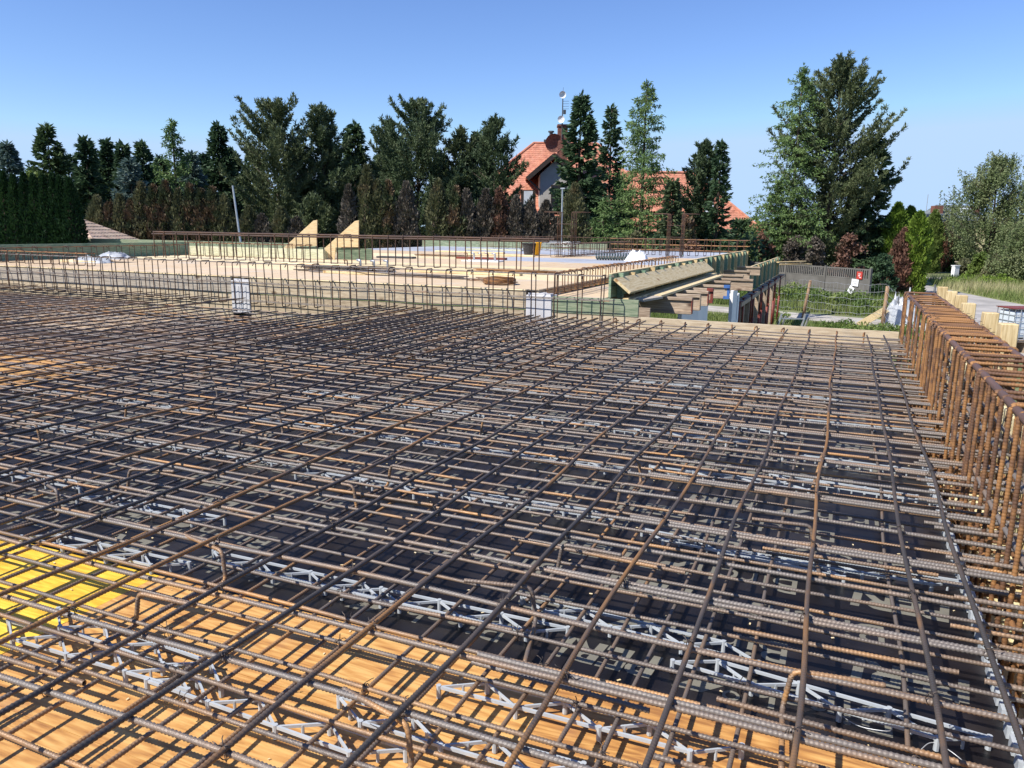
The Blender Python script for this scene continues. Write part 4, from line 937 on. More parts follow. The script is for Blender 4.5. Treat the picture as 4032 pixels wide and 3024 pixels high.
def conifer(h, R, seed, kind):
    """returns (trunk, crown) meshes; crown of needle sprays carried on whorled branches"""
    rg = np.random.RandomState(seed); br = []
    P = []; D = []
    nb, base = {'spruce': (int(21 * h), .02), 'narrow': (int(16 * h), .02), 'pine': (int(11 * h), .06), 'larch': (int(12 * h), .04)}[kind]
    nb = max(60, nb)
    lob = rg.uniform(0, 6.28, 4)
    for k in range(nb):
        t = base + (1 - base) * ((k + rg.uniform(0, 1)) / nb) ** (1.05)
        az = rg.uniform(0, 2 * np.pi)
        if kind == 'pine': prof = min(1.0, 1.55 * (1 - t) ** .62) * (1.0 if t > .25 else .72 + t)
        elif kind == 'larch': prof = min(1.0, 1.12 * (1 - t) ** .72) * (1.0 if t > .15 else .8)
        else: prof = min(1.0, 1.06 * (1 - t) ** .78)
        lobe = 1 + .20 * np.sin(2 * az + lob[0] + 5 * t) + .14 * np.sin(3 * az + lob[1] - 9 * t) + .1 * np.sin(23 * t + lob[2])
        L = R * prof * lobe * rg.uniform(.62, 1.08) + .12
        z0 = h * t
        out = np.array([np.cos(az), np.sin(az), 0.])
        if kind == 'pine': rise = .42 + .35 * t; sag = -.12
        elif kind == 'larch': rise = .10 + .5 * t; sag = .30
        else: rise = -.12 + .75 * t ** 1.5; sag = .16
        side = np.array([-out[1], out[0], 0.])
        def pos(s): return np.array([0, 0, z0]) + out * (L * s) + np.array([0, 0, 1.]) * (L * (rise * s - sag * s * s + (.14 * s ** 4 if kind != 'larch' else 0)))
        tip = pos(1.); tipd = tip - pos(.9); tipd /= np.linalg.norm(tipd)
        if kind in ('spruce', 'narrow'):
            n = int(10 + 26 * L)
            s = rg.uniform(.12, 1.0, n) ** .75
            wl = (rg.uniform(-1, 1, n)) * .34 * L * (1.05 - s) + rg.normal(0, .05, n)
            for si, wi in zip(s, wl):
                p = pos(si) + side * wi; P.append(p - np.array([0, 0, abs(wi) * .25])); D.append(out * .75 + side * np.sign(wi) * rg.uniform(.2, .8) + np.array([0, 0, rg.uniform(-.55, .15)]))
            if rg.uniform() < .7:
                for _ in range(3): P.append(tip); D.append(tipd + rg.normal(0, .25, 3))
        elif kind == 'pine':
            n = max(3, int(3 + 4.6 * L))
            for si in np.linspace(.3, 1.0, n):
                for side_s in (0, -1, 1):
                    if side_s and rg.uniform() < .35: continue
                    c = pos(si) + side * (side_s * .30 * L * (1.15 - si) * rg.uniform(.5, 1)) + np.array([0, 0, rg.uniform(-.08, .14)])
                    ax = out * .45 + np.array([0, 0, .9]) + side * side_s * .4
                    q = rg.normal(0, .62, (9, 3)) + ax
                    for d in q: P.append(c + rg.normal(0, .05, 3)); D.append(d)
        else:
            n = int(6 + 11 * L)
            for si in rg.uniform(.1, 1.0, n):
                wi = rg.uniform(-1, 1) * .40 * L * (1.1 - si); c = pos(si) + side * wi
                for _ in range(3): P.append(c + rg.normal(0, .09, 3)); D.append(out * .35 + side * np.sign(wi) * .3 + rg.normal(0, .35, 3) + np.array([0, 0, -.35]))
            for _ in range(3): P.append(tip); D.append(tipd * .8 + rg.normal(0, .3, 3) + np.array([0, 0, .2]))
        if L > .5 and k % (2 if kind != 'spruce' else 4) == 0: br.append((Vector((0, 0, z0)), Vector(pos(.85)), .018 + .01 * L))
    # leader
    for z in np.linspace(.9, 1.02, 14):
        for _ in range(4): P.append(np.array([rg.normal(0, .04), rg.normal(0, .04), h * z - .2])); D.append(rg.normal(0, .45, 3) + np.array([0, 0, .9]))
    if kind == 'pine':                                       # candles of the new shoots
        for k in range(46):
            t = rg.uniform(.6, 1.0); az = rg.uniform(0, 6.28); L = R * min(1, 1.5 * (1 - t) ** .62) * rg.uniform(.3, 1.0)
            c = np.array([np.cos(az) * L, np.sin(az) * L, h * t + L * .55])
            for z in np.linspace(0, .55, 7):
                for _ in range(3): P.append(c + np.array([0, 0, z])); D.append(rg.normal(0, .35, 3) + np.array([0, 0, .8]))
    P = np.array(P); D = np.array(D)
    ln, wd = {'spruce': (.46, .19), 'narrow': (.38, .16), 'pine': (.30, .085), 'larch': (.27, .085)}[kind]
    return trunk_mesh(h, .05 + .011 * h, seed, br), cards('crown', P, D, ln, wd, rg)

def columnar(h, R, seed, dense=1.0, ragged=.10, lsz=.2, core=True):
    rg = np.random.RandomState(seed); n = int(900 * dense * h * R) + 300
    t = rg.uniform(0, 1, n); az = rg.uniform(0, 6.28, n)
    ph = rg.uniform(0, 6.28, 4)
    prof = np.where(t < .5, .82 + .36 * t, np.clip(1.0 - ((t - .5) / .5) ** 2.4, .03, 1))
    lump = 1 + ragged * (np.sin(3 * az + 7 * t + ph[0]) + np.sin(5 * az - 17 * t + ph[1]) + .8 * np.sin(29 * t + ph[2] + az))
    r = R * prof * lump * rg.uniform(.72, 1.04, n)
    P = np.stack([r * np.cos(az), r * np.sin(az), h * t], -1)
    D = np.stack([np.cos(az) * .5, np.sin(az) * .5, np.full(n, .9)], -1) + rg.normal(0, .3, (n, 3))
    mb = MB()
    if core:  # added dark inner shell, standing in for shade among the leaves
        k = 9; prv = []
        for j in range(8):
            tt = j / 7; rr = .66 * R * (.82 + .36 * tt if tt < .5 else max(.03, 1 - ((tt - .5) / .5) ** 2.4))
            mb.v += [(rr * math.cos(2 * math.pi * q / k), rr * math.sin(2 * math.pi * q / k), h * .95 * tt) for q in range(k)]
            if j:
                for q in range(k): mb.f.append(((j - 1) * k + q, (j - 1) * k + (q + 1) % k, j * k + (q + 1) % k, j * k + q))
    mb.tube([(0, 0, 0), (0, 0, h * .9)], .07, 6, taper=.3)
    return mb.mesh('trunk', True), cards('crown', P, D, lsz, lsz * .5, rg)  # trunk mesh also holds the added shell

def birch(h, R, seed):
    rg = np.random.RandomState(seed); P = []; D = []; br = []
    for k in range(95):
        t = rg.uniform(.22, .99); az = rg.uniform(0, 6.28); L = R * min(1., 1.5 * (1.03 - t) ** .6) * rg.uniform(.25, 1.0)
        out = np.array([np.cos(az), np.sin(az), 0]); z0 = h * t * .93
        tip = np.array([0, 0, z0]) + out * L + np.array([0, 0, L * .35])
        br.append((Vector((0, 0, z0 - .3 * L)), Vector(tip), .02 + .008 * L))
        for q in range(int(6 + 5 * L)):
            s = rg.uniform(.25, 1.05); c = np.array([0, 0, z0 - .3 * L * (1 - s)]) + out * (L * s) + rg.normal(0, .28, 3) + np.array([0, 0, L * .35 * s])
            ln = rg.uniform(.6, 2.6)
            m = int(9 * ln) + 4
            z = rg.uniform(0, 1, m)
            drift = rg.normal(0, .12, 2)
            pts = np.stack([c[0] + drift[0] * z * ln + rg.normal(0, .07, m), c[1] + drift[1] * z * ln + rg.normal(0, .07, m), c[2] - z * ln], -1)
            pts = pts[pts[:, 2] > .2]
            P += list(pts); D += list(rg.normal(0, .6, (len(pts), 3)) + np.array([0, 0, -.7]))
    mb = MB(); mb.tube([(0, 0, 0), (.1, 0, h * .4), (-.1, .1, h * .9)], .2, 8, taper=.2)
    for a, b, r in br: mb.tube([a, a.lerp(b, .5), b], r, 4, taper=.3)
    return mb.mesh('trunk', True), cards('crown', np.array(P), np.array(D), .22, .13, rg)

def bushy(h, R, seed, lsz=.24):
    rg = np.random.RandomState(seed); P = []; br = []
    for k in range(26):
        az = rg.uniform(0, 6.28); t = rg.uniform(.15, 1); q = R * (1.05 - .75 * t ** 2) * rg.uniform(.2, .85)
        c = np.array([np.cos(az) * q, np.sin(az) * q, h * t * .88]); r = R * rg.uniform(.22, .42)
        d = rg.normal(size=(130, 3)); d /= np.linalg.norm(d, axis=1)[:, None]; d *= (rg.uniform(.45, 1, 130)[:, None]) * r * np.array([1, 1, .8])
        P += list(c + d); br.append((Vector((0, 0, h * t * .5)), Vector(c), .04))
    P = np.array(P); P = P[P[:, 2] > .05]
    return trunk_mesh(h * .9, .12, seed, br), cards('crown', P, rg.normal(size=P.shape) + np.array([0, 0, .3]), lsz, lsz * .6, rg)

SEED = [100]
def plant(kind, label, px, top, hw, D, mat, name, cat='tree', group=None, base=GZ, opt=None):
    SEED[0] += 1; s = SEED[0]
    tp = at(px, top, D); h = tp.z - base; R = hw * 1.8228 / F_PX * D * {'spruce': 1.38, 'narrow': 1.25, 'pine': 1.2, 'larch': 1.2}.get(kind, 1.0)
    if kind in ('spruce', 'narrow', 'pine', 'larch'): tr, cr = conifer(h, R, s, kind)
    elif kind == 'column': tr, cr = columnar(h, R, s, **(opt or {}))
    elif kind == 'birch': tr, cr = birch(h, R, s)
    else: tr, cr = bushy(h, R, s, **(opt or {}))
    t = thing(name, (tp.x, tp.y, base), label, cat, group)
    add('trunk', tr, M['bark'], t); add('crown', cr, M[mat], t)
    return t

A = 'conifers behind the building site'
TREES = [
 ('spruce', 'blue grey spruce at the left edge of the photo behind the clipped hedge', 14, 312, 46, 66, 'blue_spruce', 'spruce_tree'),
 ('spruce', 'broad mid green spruce standing highest above the clipped hedge', 100, 276, 60, 62, 'larch_dark', 'spruce_tree'),
 ('bush', 'yellow green bushy tree just above the clipped hedge', 60, 345, 42, 52, 'leafy', 'leafy_tree'),
 ('spruce', 'dark pointed spruce directly right of the clipped hedge', 183, 303, 37, 62, 'spruce', 'spruce_tree'),
 ('spruce', 'dark spruce, left one of the close trio right of the hedge', 229, 307, 30, 66, 'spruce', 'spruce_tree'),
 ('spruce', 'dark spruce, middle one of the close trio right of the hedge', 263, 314, 33, 65, 'spruce', 'spruce_tree'),
 ('spruce', 'dark spruce, right one of the close trio right of the hedge', 306, 311, 36, 66, 'spruce', 'spruce_tree'),
 ('spruce', 'low silvery blue spruce in front of the close trio', 280, 350, 48, 58, 'blue_spruce', 'spruce_tree'),
 ('larch', 'light green feathery larch in the left third, sky behind its top', 370, 262, 58, 58, 'larch', 'larch_tree'),
 ('spruce', 'short blue spruce between the left larch and the dense bluish spruce', 412, 335, 36, 61, 'blue_spruce', 'spruce_tree'),
 ('spruce', 'dense dark bluish spruce left of the biggest left pine', 470, 274, 52, 64, 'spruce', 'spruce_tree'),
 ('pine', 'big bushy pine above the leaning white pole', 593, 231, 84, 60, 'pine_olive', 'pine_tree'),
 ('pine', 'narrower pine right of the big bushy pine, bare lower trunk', 694, 240, 58, 62, 'pine', 'pine_tree'),
 ('spruce', 'dark green spruce between the two tallest pine groups', 765, 271, 56, 66, 'spruce', 'spruce_tree'),
 ('pine', 'wide many tipped pine in the centre of the tree row', 900, 230, 88, 61, 'pine', 'pine_tree'),
 ('pine', 'slim pine half hidden on the left side of the central pine', 838, 268, 44, 65, 'pine', 'pine_tree'),
 ('pine', 'small pine left of the house, lowest of the three tips there', 994, 289, 42, 62, 'pine_olive', 'pine_tree'),
 ('spruce', 'dark narrow spruce squeezed between the pines left of the house', 1032, 292, 40, 65, 'spruce', 'spruce_tree'),
 ('pine', 'pine touching the left edge of the red roof', 1069, 267, 56, 60, 'pine', 'pine_tree'),
 ('spruce', 'tall dark spruce covering the right end of the main roof', 1256, 209, 54, 60, 'spruce', 'spruce_tree'),
 ('narrow', 'slim dark spruce between the tall spruce and the larch', 1322, 234, 52, 64, 'spruce', 'spruce_tree'),
 ('larch', 'tall see through larch right of the house chimney', 1398, 180, 96, 58, 'larch', 'larch_tree'),
 ('larch', 'low light green larch in front of the tall larch', 1305, 432, 58, 54, 'larch', 'larch_tree'),
 ('spruce', 'short dull spruce under the right side of the tall larch', 1455, 395, 30, 57, 'pine', 'spruce_tree'),
 ('pine', 'thin crowned pine before the right red roof', 1524, 319, 40, 60, 'pine', 'pine_tree'),
 ('narrow', 'slim pointed spruce before the right red roof', 1559, 309, 33, 58, 'spruce', 'spruce_tree'),
 ('larch', 'tall pale larch on the left side of the largest pine', 1736, 146, 92, 64, 'larch', 'larch_tree'),
 ('pine', 'largest pine of the photo, standing behind the concrete fence', 1820, 143, 98, 65, 'pine_olive', 'pine_tree'),
 ('spruce', 'black green spruce on the shaded right side of the largest pine', 1893, 300, 54, 66, 'spruce', 'spruce_tree'),
 ('larch', 'low larch branch tree hanging over the left end of the concrete fence', 1680, 395, 62, 67, 'larch', 'larch_tree'),
 ('birch', 'tall weeping birch at the right edge of the photo', 2165, 313, 118, 84, 'birch', 'birch_tree'),
 ('birch', 'lower weeping birch at the right edge in front of the tall one', 2225, 470, 70, 70, 'birch', 'birch_tree'),
 ('birch', 'small grey green tree left of the weeping birch above the white cabinet', 2085, 470, 40, 92, 'birch', 'birch_tree'),
 ('pine', 'low pine bush on its own bare stem above the triangles', 676, 436, 38, 55, 'pine_olive', 'pine_tree'),
]
fol('larch_dark', (0.05, 0.085, 0.035), (0.075, 0.118, 0.045), (0.11, 0.155, 0.062))
for (k, lab, px, top, hw, D, mt, nm) in TREES: plant(k, lab, px, top, hw, D, mt, nm)
B2 = [(150, 345), (205, 338), (250, 345), (296, 350), (345, 342), (395, 350), (440, 342), (500, 332), (545, 330), (640, 330), (720, 325), (760, 330), (820, 335), (870, 345), (950, 340), (1010, 350), (1055, 345), (1290, 400), (1345, 410), (1600, 480)]
for i, (px, top) in enumerate(B2): plant('spruce', 'dark spruce of the shaded second row, seen only between nearer conifers', px, top + rnd.uniform(-8, 8), 46, 71, 'spruce', 'spruce_tree', group='second row spruces')
# clipped thuja hedge at the left
for i, (px, top) in enumerate(((-24, 392), (5, 374), (27, 381), (50, 377), (71, 381), (92, 381), (112, 378), (128, 384), (148, 387))):
    plant('column', 'tall clipped dark green thuja of the left hedge, %s from the photo edge' % ORD[i], px, top, 19 if i < 8 else 24, 33, 'thuja', 'thuja_shrub', 'hedge shrub', 'clipped thujas of the left hedge', opt=dict(dense=3.0, ragged=.035, lsz=.15))
# half dead thujas along the back of the site
DT = [(208, 428, 24, 'old_thuja'), (236, 441, 22, 'dead_brown'), (258, 424, 20, 'old_thuja'), (283, 434, 20, 'dead_brown'), (303, 398, 19, 'old_thuja'), (330, 404, 21, 'dead_brown'), (356, 395, 23, 'dead_brown'), (384, 412, 20, 'old_thuja'), (408, 401, 19, 'dead_brown'), (433, 412, 20, 'dead_brown'), (458, 408, 22, 'dead_brown'), (484, 425, 22, 'old_thuja'),
      (536, 450, 26, 'old_thuja'), (566, 468, 24, 'dead_grey'), (606, 452, 24, 'old_thuja'), (640, 474, 24, 'dead_grey'),
      (752, 404, 17, 'dead_grey'), (792, 361, 23, 'old_thuja'), (814, 393, 19, 'old_thuja'), (838, 394, 18, 'dead_brown'), (878, 398, 24, 'dead_grey'), (946, 392, 23, 'old_thuja'), (985, 408, 25, 'dead_brown'), (1008, 414, 22, 'dead_grey'), (1050, 413, 22, 'dead_grey'), (1078, 412, 20, 'dead_red'), (1115, 428, 22, 'dead_grey'), (1146, 440, 23, 'dead_grey'), (1180, 438, 24, 'dead_grey'), (1243, 401, 30, 'old_thuja')]
SIDE = {'old_thuja': 'half green', 'dead_brown': 'rust brown dead', 'dead_grey': 'grey brown withered', 'dead_red': 'red brown dead'}
cnt = {}
for i, (px, top, hw, mt) in enumerate(DT):
    zone = 'left of the big bushy pine' if px < 500 else ('under the big bushy pine' if px < 700 else ('between triangles and house' if px < 1020 else 'in front of the house'))
    key = (mt, zone); cnt[key] = cnt.get(key, 0) + 1
    plant('column', '%s thuja %s, %s such from the left' % (SIDE[mt], zone, ORD[cnt[key] - 1]), px, top, hw, 51, mt, 'withered_thuja', 'thuja', 'withered thujas along the back', opt=dict(dense=1.2, ragged=.2, lsz=.26))
for (px, top, hw, D, mt, kind, lab) in [
    (1486, 452, 34, 55, 'dead_brown', 'bush', 'brown dead bush before the skylight of the right roof'), (1655, 492, 40, 66, 'dead_red', 'bush', 'red brown dead bush at the left end of the concrete fence'),
    (1722, 505, 38, 64, 'dead_grey', 'bush', 'grey brown dead bush behind the left fence panel'), (1765, 500, 30, 62, 'dead_grey', 'bush', 'dark withered bush behind the middle of the concrete fence'), (1842, 492, 42, 59, 'dead_red', 'bush', 'red brown dead bush behind the right fence panel'),
    (1500, 515, 34, 53, 'dead_red', 'bush', 'low red brown bush behind the bent starter bars'), (1575, 505, 30, 54, 'spruce', 'bush', 'dark low bush under the right red roof'), (1430, 500, 46, 53, 'spruce', 'bush', 'dark green bush under the tall larch'), (1365, 490, 40, 54, 'old_thuja', 'bush', 'dull green bush right of the grey light pole'),
    (1910, 545, 34, 56, 'spruce', 'bush', 'black green shrub at the right end of the concrete fence'), (1890, 620, 22, 53, 'thuja', 'bush', 'green creeper at the right end of the concrete fence')]:
    plant(kind, lab, px, top, hw, D, mt, 'shrub', 'bush')
for (px, top, hw, D, mt, lab) in [(1957, 498, 24, 57.5, 'dead_red', 'red brown dead thuja right of the black green spruce'), (1988, 462, 26, 57, 'bright_thuja', 'bright green thuja, tall one beside the red brown thuja'), (1942, 442, 26, 66, 'bright_thuja', 'yellow green thuja peeping over the red brown thuja, left one'), (1968, 450, 26, 68, 'bright_thuja', 'yellow green thuja peeping over the red brown thuja, right one'), (2021, 457, 19, 88, 'leafy', 'single upright thuja standing free before the grey roof'), (2044, 482, 17, 92, 'dead_red', 'small red brown shrub right of the single free thuja')]:
    plant('column', lab, px, top, hw, D, mt, 'thuja', 'thuja', opt=dict(dense=1.5, ragged=.12, lsz=.3))
for i, (px, top, hw, D) in enumerate(((2085, 560, 20, 84), (2120, 545, 22, 80), (2150, 560, 26, 78), (2185, 548, 28, 76), (2205, 575, 20, 72), (2062, 552, 14, 92))):
    plant('bush', 'round green shrub along the back of the meadow, %s from the right' % ORD[[3, 2, 2, 1, 0, 5][i] if i != 1 else 3], px, top, hw, D, 'leafy' if i % 2 else 'old_thuja', 'shrub', 'bush', 'shrubs behind the meadow', opt=dict(lsz=.3))
# leaf mass added behind the rows to darken the bright gaps
cs = []
for k in range(120):
    f = k / 119; c = at(170 + 1480 * f, 500, 68 + 4 * math.sin(k * 1.7)); cs.append(((c.x, c.y, GZ), rg.uniform(1.6, 2.6), rg.uniform(3.2, 5.2) if not 1090 < 170 + 1480 * f < 1300 else 2.6))
leaf_mass('gap_foliage', cs, 26, .45, M['spruce'], 'added leaf mass darkening the gaps behind the conifer row', 9, 'gap_foliage')
cs = []
for k in range(60):
    c = at(1600 + 640 * k / 59, 500, 175 + 12 * math.sin(k * 2.1)); cs.append(((c.x, c.y, GZ), rg.uniform(3, 5), rg.uniform(4, 8)))
leaf_mass('far_trees', cs, 7, 1.2, M['leafy'], 'distant belt of trees on the horizon at right', 10, 'trees')

# ------------------------------------------------------------------ houses
def mat_tiles(name, a, b, c, scale=2.2):
    m = mat_noise(name, [a, b, c], scale, rough=0.75, detail=3, spread=(0.3, 0.7), rand=False); nt = m.node_tree; N = nt.nodes; Lk = nt.links
    bs = N['Principled BSDF']; src = bs.inputs['Base Color'].links[0].from_socket
    tc = N.new('ShaderNodeTexCoord'); w = N.new('ShaderNodeTexVoronoi'); w.inputs['Scale'].default_value = 3.2; Lk.new(tc.outputs['Object'], w.inputs['Vector'])
    mx = N.new('ShaderNodeMix'); mx.data_type = 'RGBA'; mx.blend_type = 'MULTIPLY'; mx.inputs['Factor'].default_value = .35; Lk.new(src, mx.inputs['A']); Lk.new(w.outputs['Color'], mx.inputs['B']); 
    hs = N.new('ShaderNodeHueSaturation'); hs.inputs['Saturation'].default_value = 0.15; Lk.new(w.outputs['Color'], hs.inputs['Color']); Lk.new(hs.outputs['Color'], mx.inputs['B'])
    Lk.new(mx.outputs['Result'], bs.inputs['Base Color']); return m
M['red_tile'] = mat_tiles('red_roof_tiles', (0.40, 0.15, 0.09), (0.52, 0.215, 0.135), (0.60, 0.29, 0.19))
M['tan_tile'] = mat_tiles('tan_roof_tiles', (0.50, 0.34, 0.23), (0.58, 0.42, 0.30), (0.66, 0.50, 0.37))
M['grey_tile'] = mat_tiles('grey_roof_tiles', (0.10, 0.125, 0.135), (0.15, 0.175, 0.18), (0.20, 0.22, 0.225))
M['render_wall'] = mat_noise('beige_render', [(0.36, 0.34, 0.30), (0.42, 0.40, 0.36)], 2, rough=0.9)
M['cream_wall'] = mat_noise('cream_render', [(0.46, 0.38, 0.20), (0.54, 0.46, 0.27)], 2, rough=0.9)
M['brick'] = mat_noise('dark_red_brick', [(0.09, 0.035, 0.025), (0.16, 0.065, 0.045), (0.22, 0.10, 0.07)], 5, stretch=(1, 1, 3), rough=0.85)
M['dark_wood'] = mat_noise('dark_stained_wood', [(0.025, 0.017, 0.013), (0.045, 0.03, 0.022)], 4, rough=0.6)
M['glass'] = mat_noise('dark_window_glass', [(0.02, 0.022, 0.026), (0.03, 0.034, 0.04)], 1, rough=0.08, spec=0.8)
M['sky_glass'] = mat_noise('bright_skylight_glass', [(0.45, 0.5, 0.54), (0.6, 0.64, 0.67)], 1, rough=0.1, spec=0.8)
HR = Vector((RT.x, RT.y, 0)).normalized(); HF = Vector((FW.x, FW.y, 0)).normalized()
HROT = math.atan2(HR.y, HR.x)
def roof_face(mb, eL, eR, tR, tL, course=.34, wave=.32):
    """tiled slope between eave (eL-eR) and top (tL-tR): overlapping scalloped courses"""
    eL, eR, tR, tL = map(Vector, (eL, eR, tR, tL)); H = ((tL + tR) / 2 - (eL + eR) / 2).length; n = max(2, int(H / course)); nrm = (eR - eL).cross(tL - eL)
    if nrm.length < 1e-6: nrm = (eR - eL).cross(tR - eL)
    nrm.normalize()
    if nrm.z < 0: nrm = -nrm
    for k in range(n):
        f0, f1 = k / n, (k + 1) / n
        a, b = eL.lerp(tL, f0) + nrm * .034, eR.lerp(tR, f0) + nrm * .034; c, d = eR.lerp(tR, f1) + nrm * .012, eL.lerp(tL, f1) + nrm * .012
        m = max(1, int((b - a).length / wave)); dn = (a - d).normalized() * .09 if (a - d).length > .01 else Vector()
        for q in range(m):
            u0, u1 = q / m, (q + 1) / m; um = (u0 + u1) / 2
            A_, B_, Mi = a.lerp(b, u0), a.lerp(b, u1), a.lerp(b, um) + dn
            mb.face([A_, Mi, B_, d.lerp(c, u1), d.lerp(c, u0)])
            lo = -nrm * .03
            mb.face([A_ + lo, Mi + lo, Mi, A_]); mb.face([Mi + lo, B_ + lo, B_, Mi])
def hip_roof(mb, u0, u1, w0, w1, ze, r0, r1, wr, zr):
    a, b, c, d = (u0, w0, ze), (u1, w0, ze), (u1, w1, ze), (u0, w1, ze); e, f = (r0, wr, zr), (r1, wr, zr)
    roof_face(mb, a, b, f, e); roof_face(mb, b, c, f, f); roof_face(mb, c, d, e, f); roof_face(mb, d, a, e, e)
def ridge(mb, pts, r=.13):
    for p, q in zip(pts[:-1], pts[1:]): mb.tube([p, q], r, 6)

HD = 80.0
hc = Vector((0, 0, 0)) + HF * HD                             # house frame: u to the right, w away, z up
house = thing('red_roofed_house', (hc.x, hc.y, 0), 'large house with red tiled hip roofs, brick chimney and dormer behind the conifers', 'house', rot=(0, 0, HROT))
K = 1.8228 * HD / F_PX
def hz(py, px=1300, w=0): return at(px, py, HD + w).z
def hu(px, w=0): return (px * 1.8228 - 2016) / F_PX * (HD + w) * 1.0
main = MB(); hip_roof(main, -6.5, 15.5, 1.5, 16.5, 3.4, 2.1, 9.2, 9, 10.75); main.build('main_roof', M['red_tile'], house)
low = MB(); hip_roof(low, 6.0, 25.9, -.2, 12.6, 1.15, 10.5, 19.3, 6.2, 7.55); low.build('lower_roof', M['red_tile'], house)
rb = MB(); ridge(rb, [(-6.5, 1.5, 3.45), (2.1, 9, 10.82), (9.2, 9, 10.82), (15.5, 1.5, 3.45)]); ridge(rb, [(10.5, 6.2, 7.62), (19.3, 6.2, 7.62), (25.9, -.2, 1.2)], .17); ridge(rb, [(19.3, 6.2, 7.62), (25.9, 12.6, 1.2)]); rb.build('ridge_tiles', M['red_tile'], house)
wl = MB(); wl.box(-5.7, 14.8, 2.2, 16, GZ, 3.35); wl.build('wall', M['render_wall'], house)
wl = MB(); wl.box(15.0, 25.2, .5, 12, GZ, 1.1); wl.build('wall', M['cream_wall'], house)
# dormer with gable
dx = hu(1187, -1); dz = hz(622 / 1.8228, 1187)
ag = MB(); W2 = 2.55; wy = -1.6
ag.prism([(dx - 1.35, wy, 3.6 - .3), (dx + 1.45, wy, 3.3), (dx + 1.45, wy, 7.0), (dx + .1, wy, 8.05), (dx - 1.35, wy, 6.75)], (0, 8, 0)); ag.build('dormer_wall', M['render_wall'], house)
dr = MB(); top = 8.75
roof_face(dr, (dx - W2 - .1, wy - .6, 6.45), (dx - W2 - .1, wy + 9, 6.45), (dx, wy + 9, top), (dx, wy - .6, top)); roof_face(dr, (dx + W2 + .1, wy + 9, 6.45), (dx + W2 + .1, wy - .6, 6.45), (dx, wy - .6, top), (dx, wy + 9, top)); dr.build('dormer_roof', M['red_tile'], house)
bb = MB()
for s in (-1, 1):
    bb.beam((dx, wy - .62, top - .22), (dx + s * (W2 + .1), wy - .62, 6.25), .08, .42, (0, 0, 1)); bb.beam((dx, wy - .3, top - .3), (dx + s * (W2 + .05), wy - .3, 6.2), .5, .06, (0, 0, 1))
bb.beam((dx - 2.5, wy - .5, 6.2), (dx - 1.35, wy - .1, 5.2), .14, .14); bb.build('bargeboard', M['dark_wood'], house)
wn_ = MB(); wn_.box(dx - .25, dx + 1.25, wy - .05, wy - .003, 3.6, 5.75); wf = wn_.build('window', M['dark_wood'], house)
gl = MB()
for q in range(2): gl.box(dx - .17 + q * .72, dx + .45 + q * .72, wy - .065, wy - .052, 3.7, 5.65)
gl.build('pane', M['glass'], wf)
sb = MB(); roof_face(sb, (dx - 2.6, wy - 1.6, 1.5), (dx + 3.4, wy - 1.6, 1.5), (dx + 3.4, wy + 1.2, 3.6), (dx - 2.6, wy + 1.2, 3.6)); sb.build('skirt_roof', M['red_tile'], house)
bw = MB(); bw.box(dx - 3.2, dx - 1.7, wy + 1.6, wy + 1.7, 3.5, 5.3); w2 = bw.build('window', M['dark_wood'], house); bw = MB(); bw.box(dx - 2.9, dx - 2.0, wy + 1.56, wy + 1.598, 3.8, 5.2); bw.build('pane', M['sky_glass'], w2)
cx_ = hu(1205, 3); ch = MB(); ch.box(cx_ - .5, cx_ + .5, 3.3, 4.6, 6.5, 11.9); c_ = ch.build('chimney', M['brick'], house)
cp = MB(); cp.box(cx_ - .58, cx_ + .58, 3.2, 4.7, 11.9, 12.1); cp.build('cap', M['brick'], c_)
ms = MB(); ms.tube([(cx_ - .1, 3.25, 10.5), (cx_ - .1, 3.25, 14.9)], .06, 6); ms.tube([(cx_ - .1, 3.25, 14.8), (cx_ - .08, 3.25, 15.7)], .018, 5)
for z in (13.6, 13.85, 14.1, 14.35): ms.beam((cx_ - .1, 3.25, z), (cx_ + .55, 3.25, z + .02), .03, .03)
ms.box(cx_ - .02, cx_ + .25, 3.1, 3.4, 13.1, 13.5); ms.build('mast', M['dark_metal'], house)
def dish(r, loc, mt, tilt, parent):
    mb = MB(); n = 16
    for j in range(3):
        for k in range(n):
            q = [(j / 3, k), (j / 3, k + 1), ((j + 1) / 3, k + 1), ((j + 1) / 3, k)]
            mb.face([(r * f * math.cos(2 * math.pi * a / n), .35 * r * (1 - f * f), r * f * math.sin(2 * math.pi * a / n)) for f, a in q])
    mb.tube([(0, .1, 0), (0, .5 * r, 0)], .03, 5); mb.build('dish', M[mt], parent, loc=loc, rot=(tilt, 0, rnd.uniform(-.3, .3)))
dish(.36, (cx_ - .15, 3.0, 14.95), 'white_sheet', .15, house); dish(.36, (cx_ - .25, 3.0, 12.55), 'white_sheet', .1, house); dish(.95, (cx_ - .9, 3.1, 10.2), 'brick', .1, house)
vp = MB(); vp.box(3.2, 6.0, 8.6, 9.4, 10.85, 11.15); vp.tube([(4.0, 9, 11.1), (4.0, 9, 12.0)], .2, 8); vp.tube([(4.0, 9, 11.95), (4.0, 9, 12.1)], .34, 8); vp.build('roof_vent', M['dark_metal'], house)
for q, px in enumerate((1478, 1512)):
    u = hu(px, 3.2); zc = hz(449, px); f = (zc - 1.15) / 6.4
    sk = MB(); yy = -.2 + 6.4 * f
    sk.beam((u, yy - .62, zc - .62 + .05), (u, yy + .62, zc + .62 + .05), 1.15, .16, (0, -1, 1)); s_ = sk.build('skylight', M['dark_metal'], house)
    sk = MB(); sk.beam((u, yy - .55 - .07, zc - .55 + .12), (u, yy + .55 - .07, zc + .55 + .12), .95, .06, (0, -1, 1)); sk.build('pane', M['sky_glass'], s_)
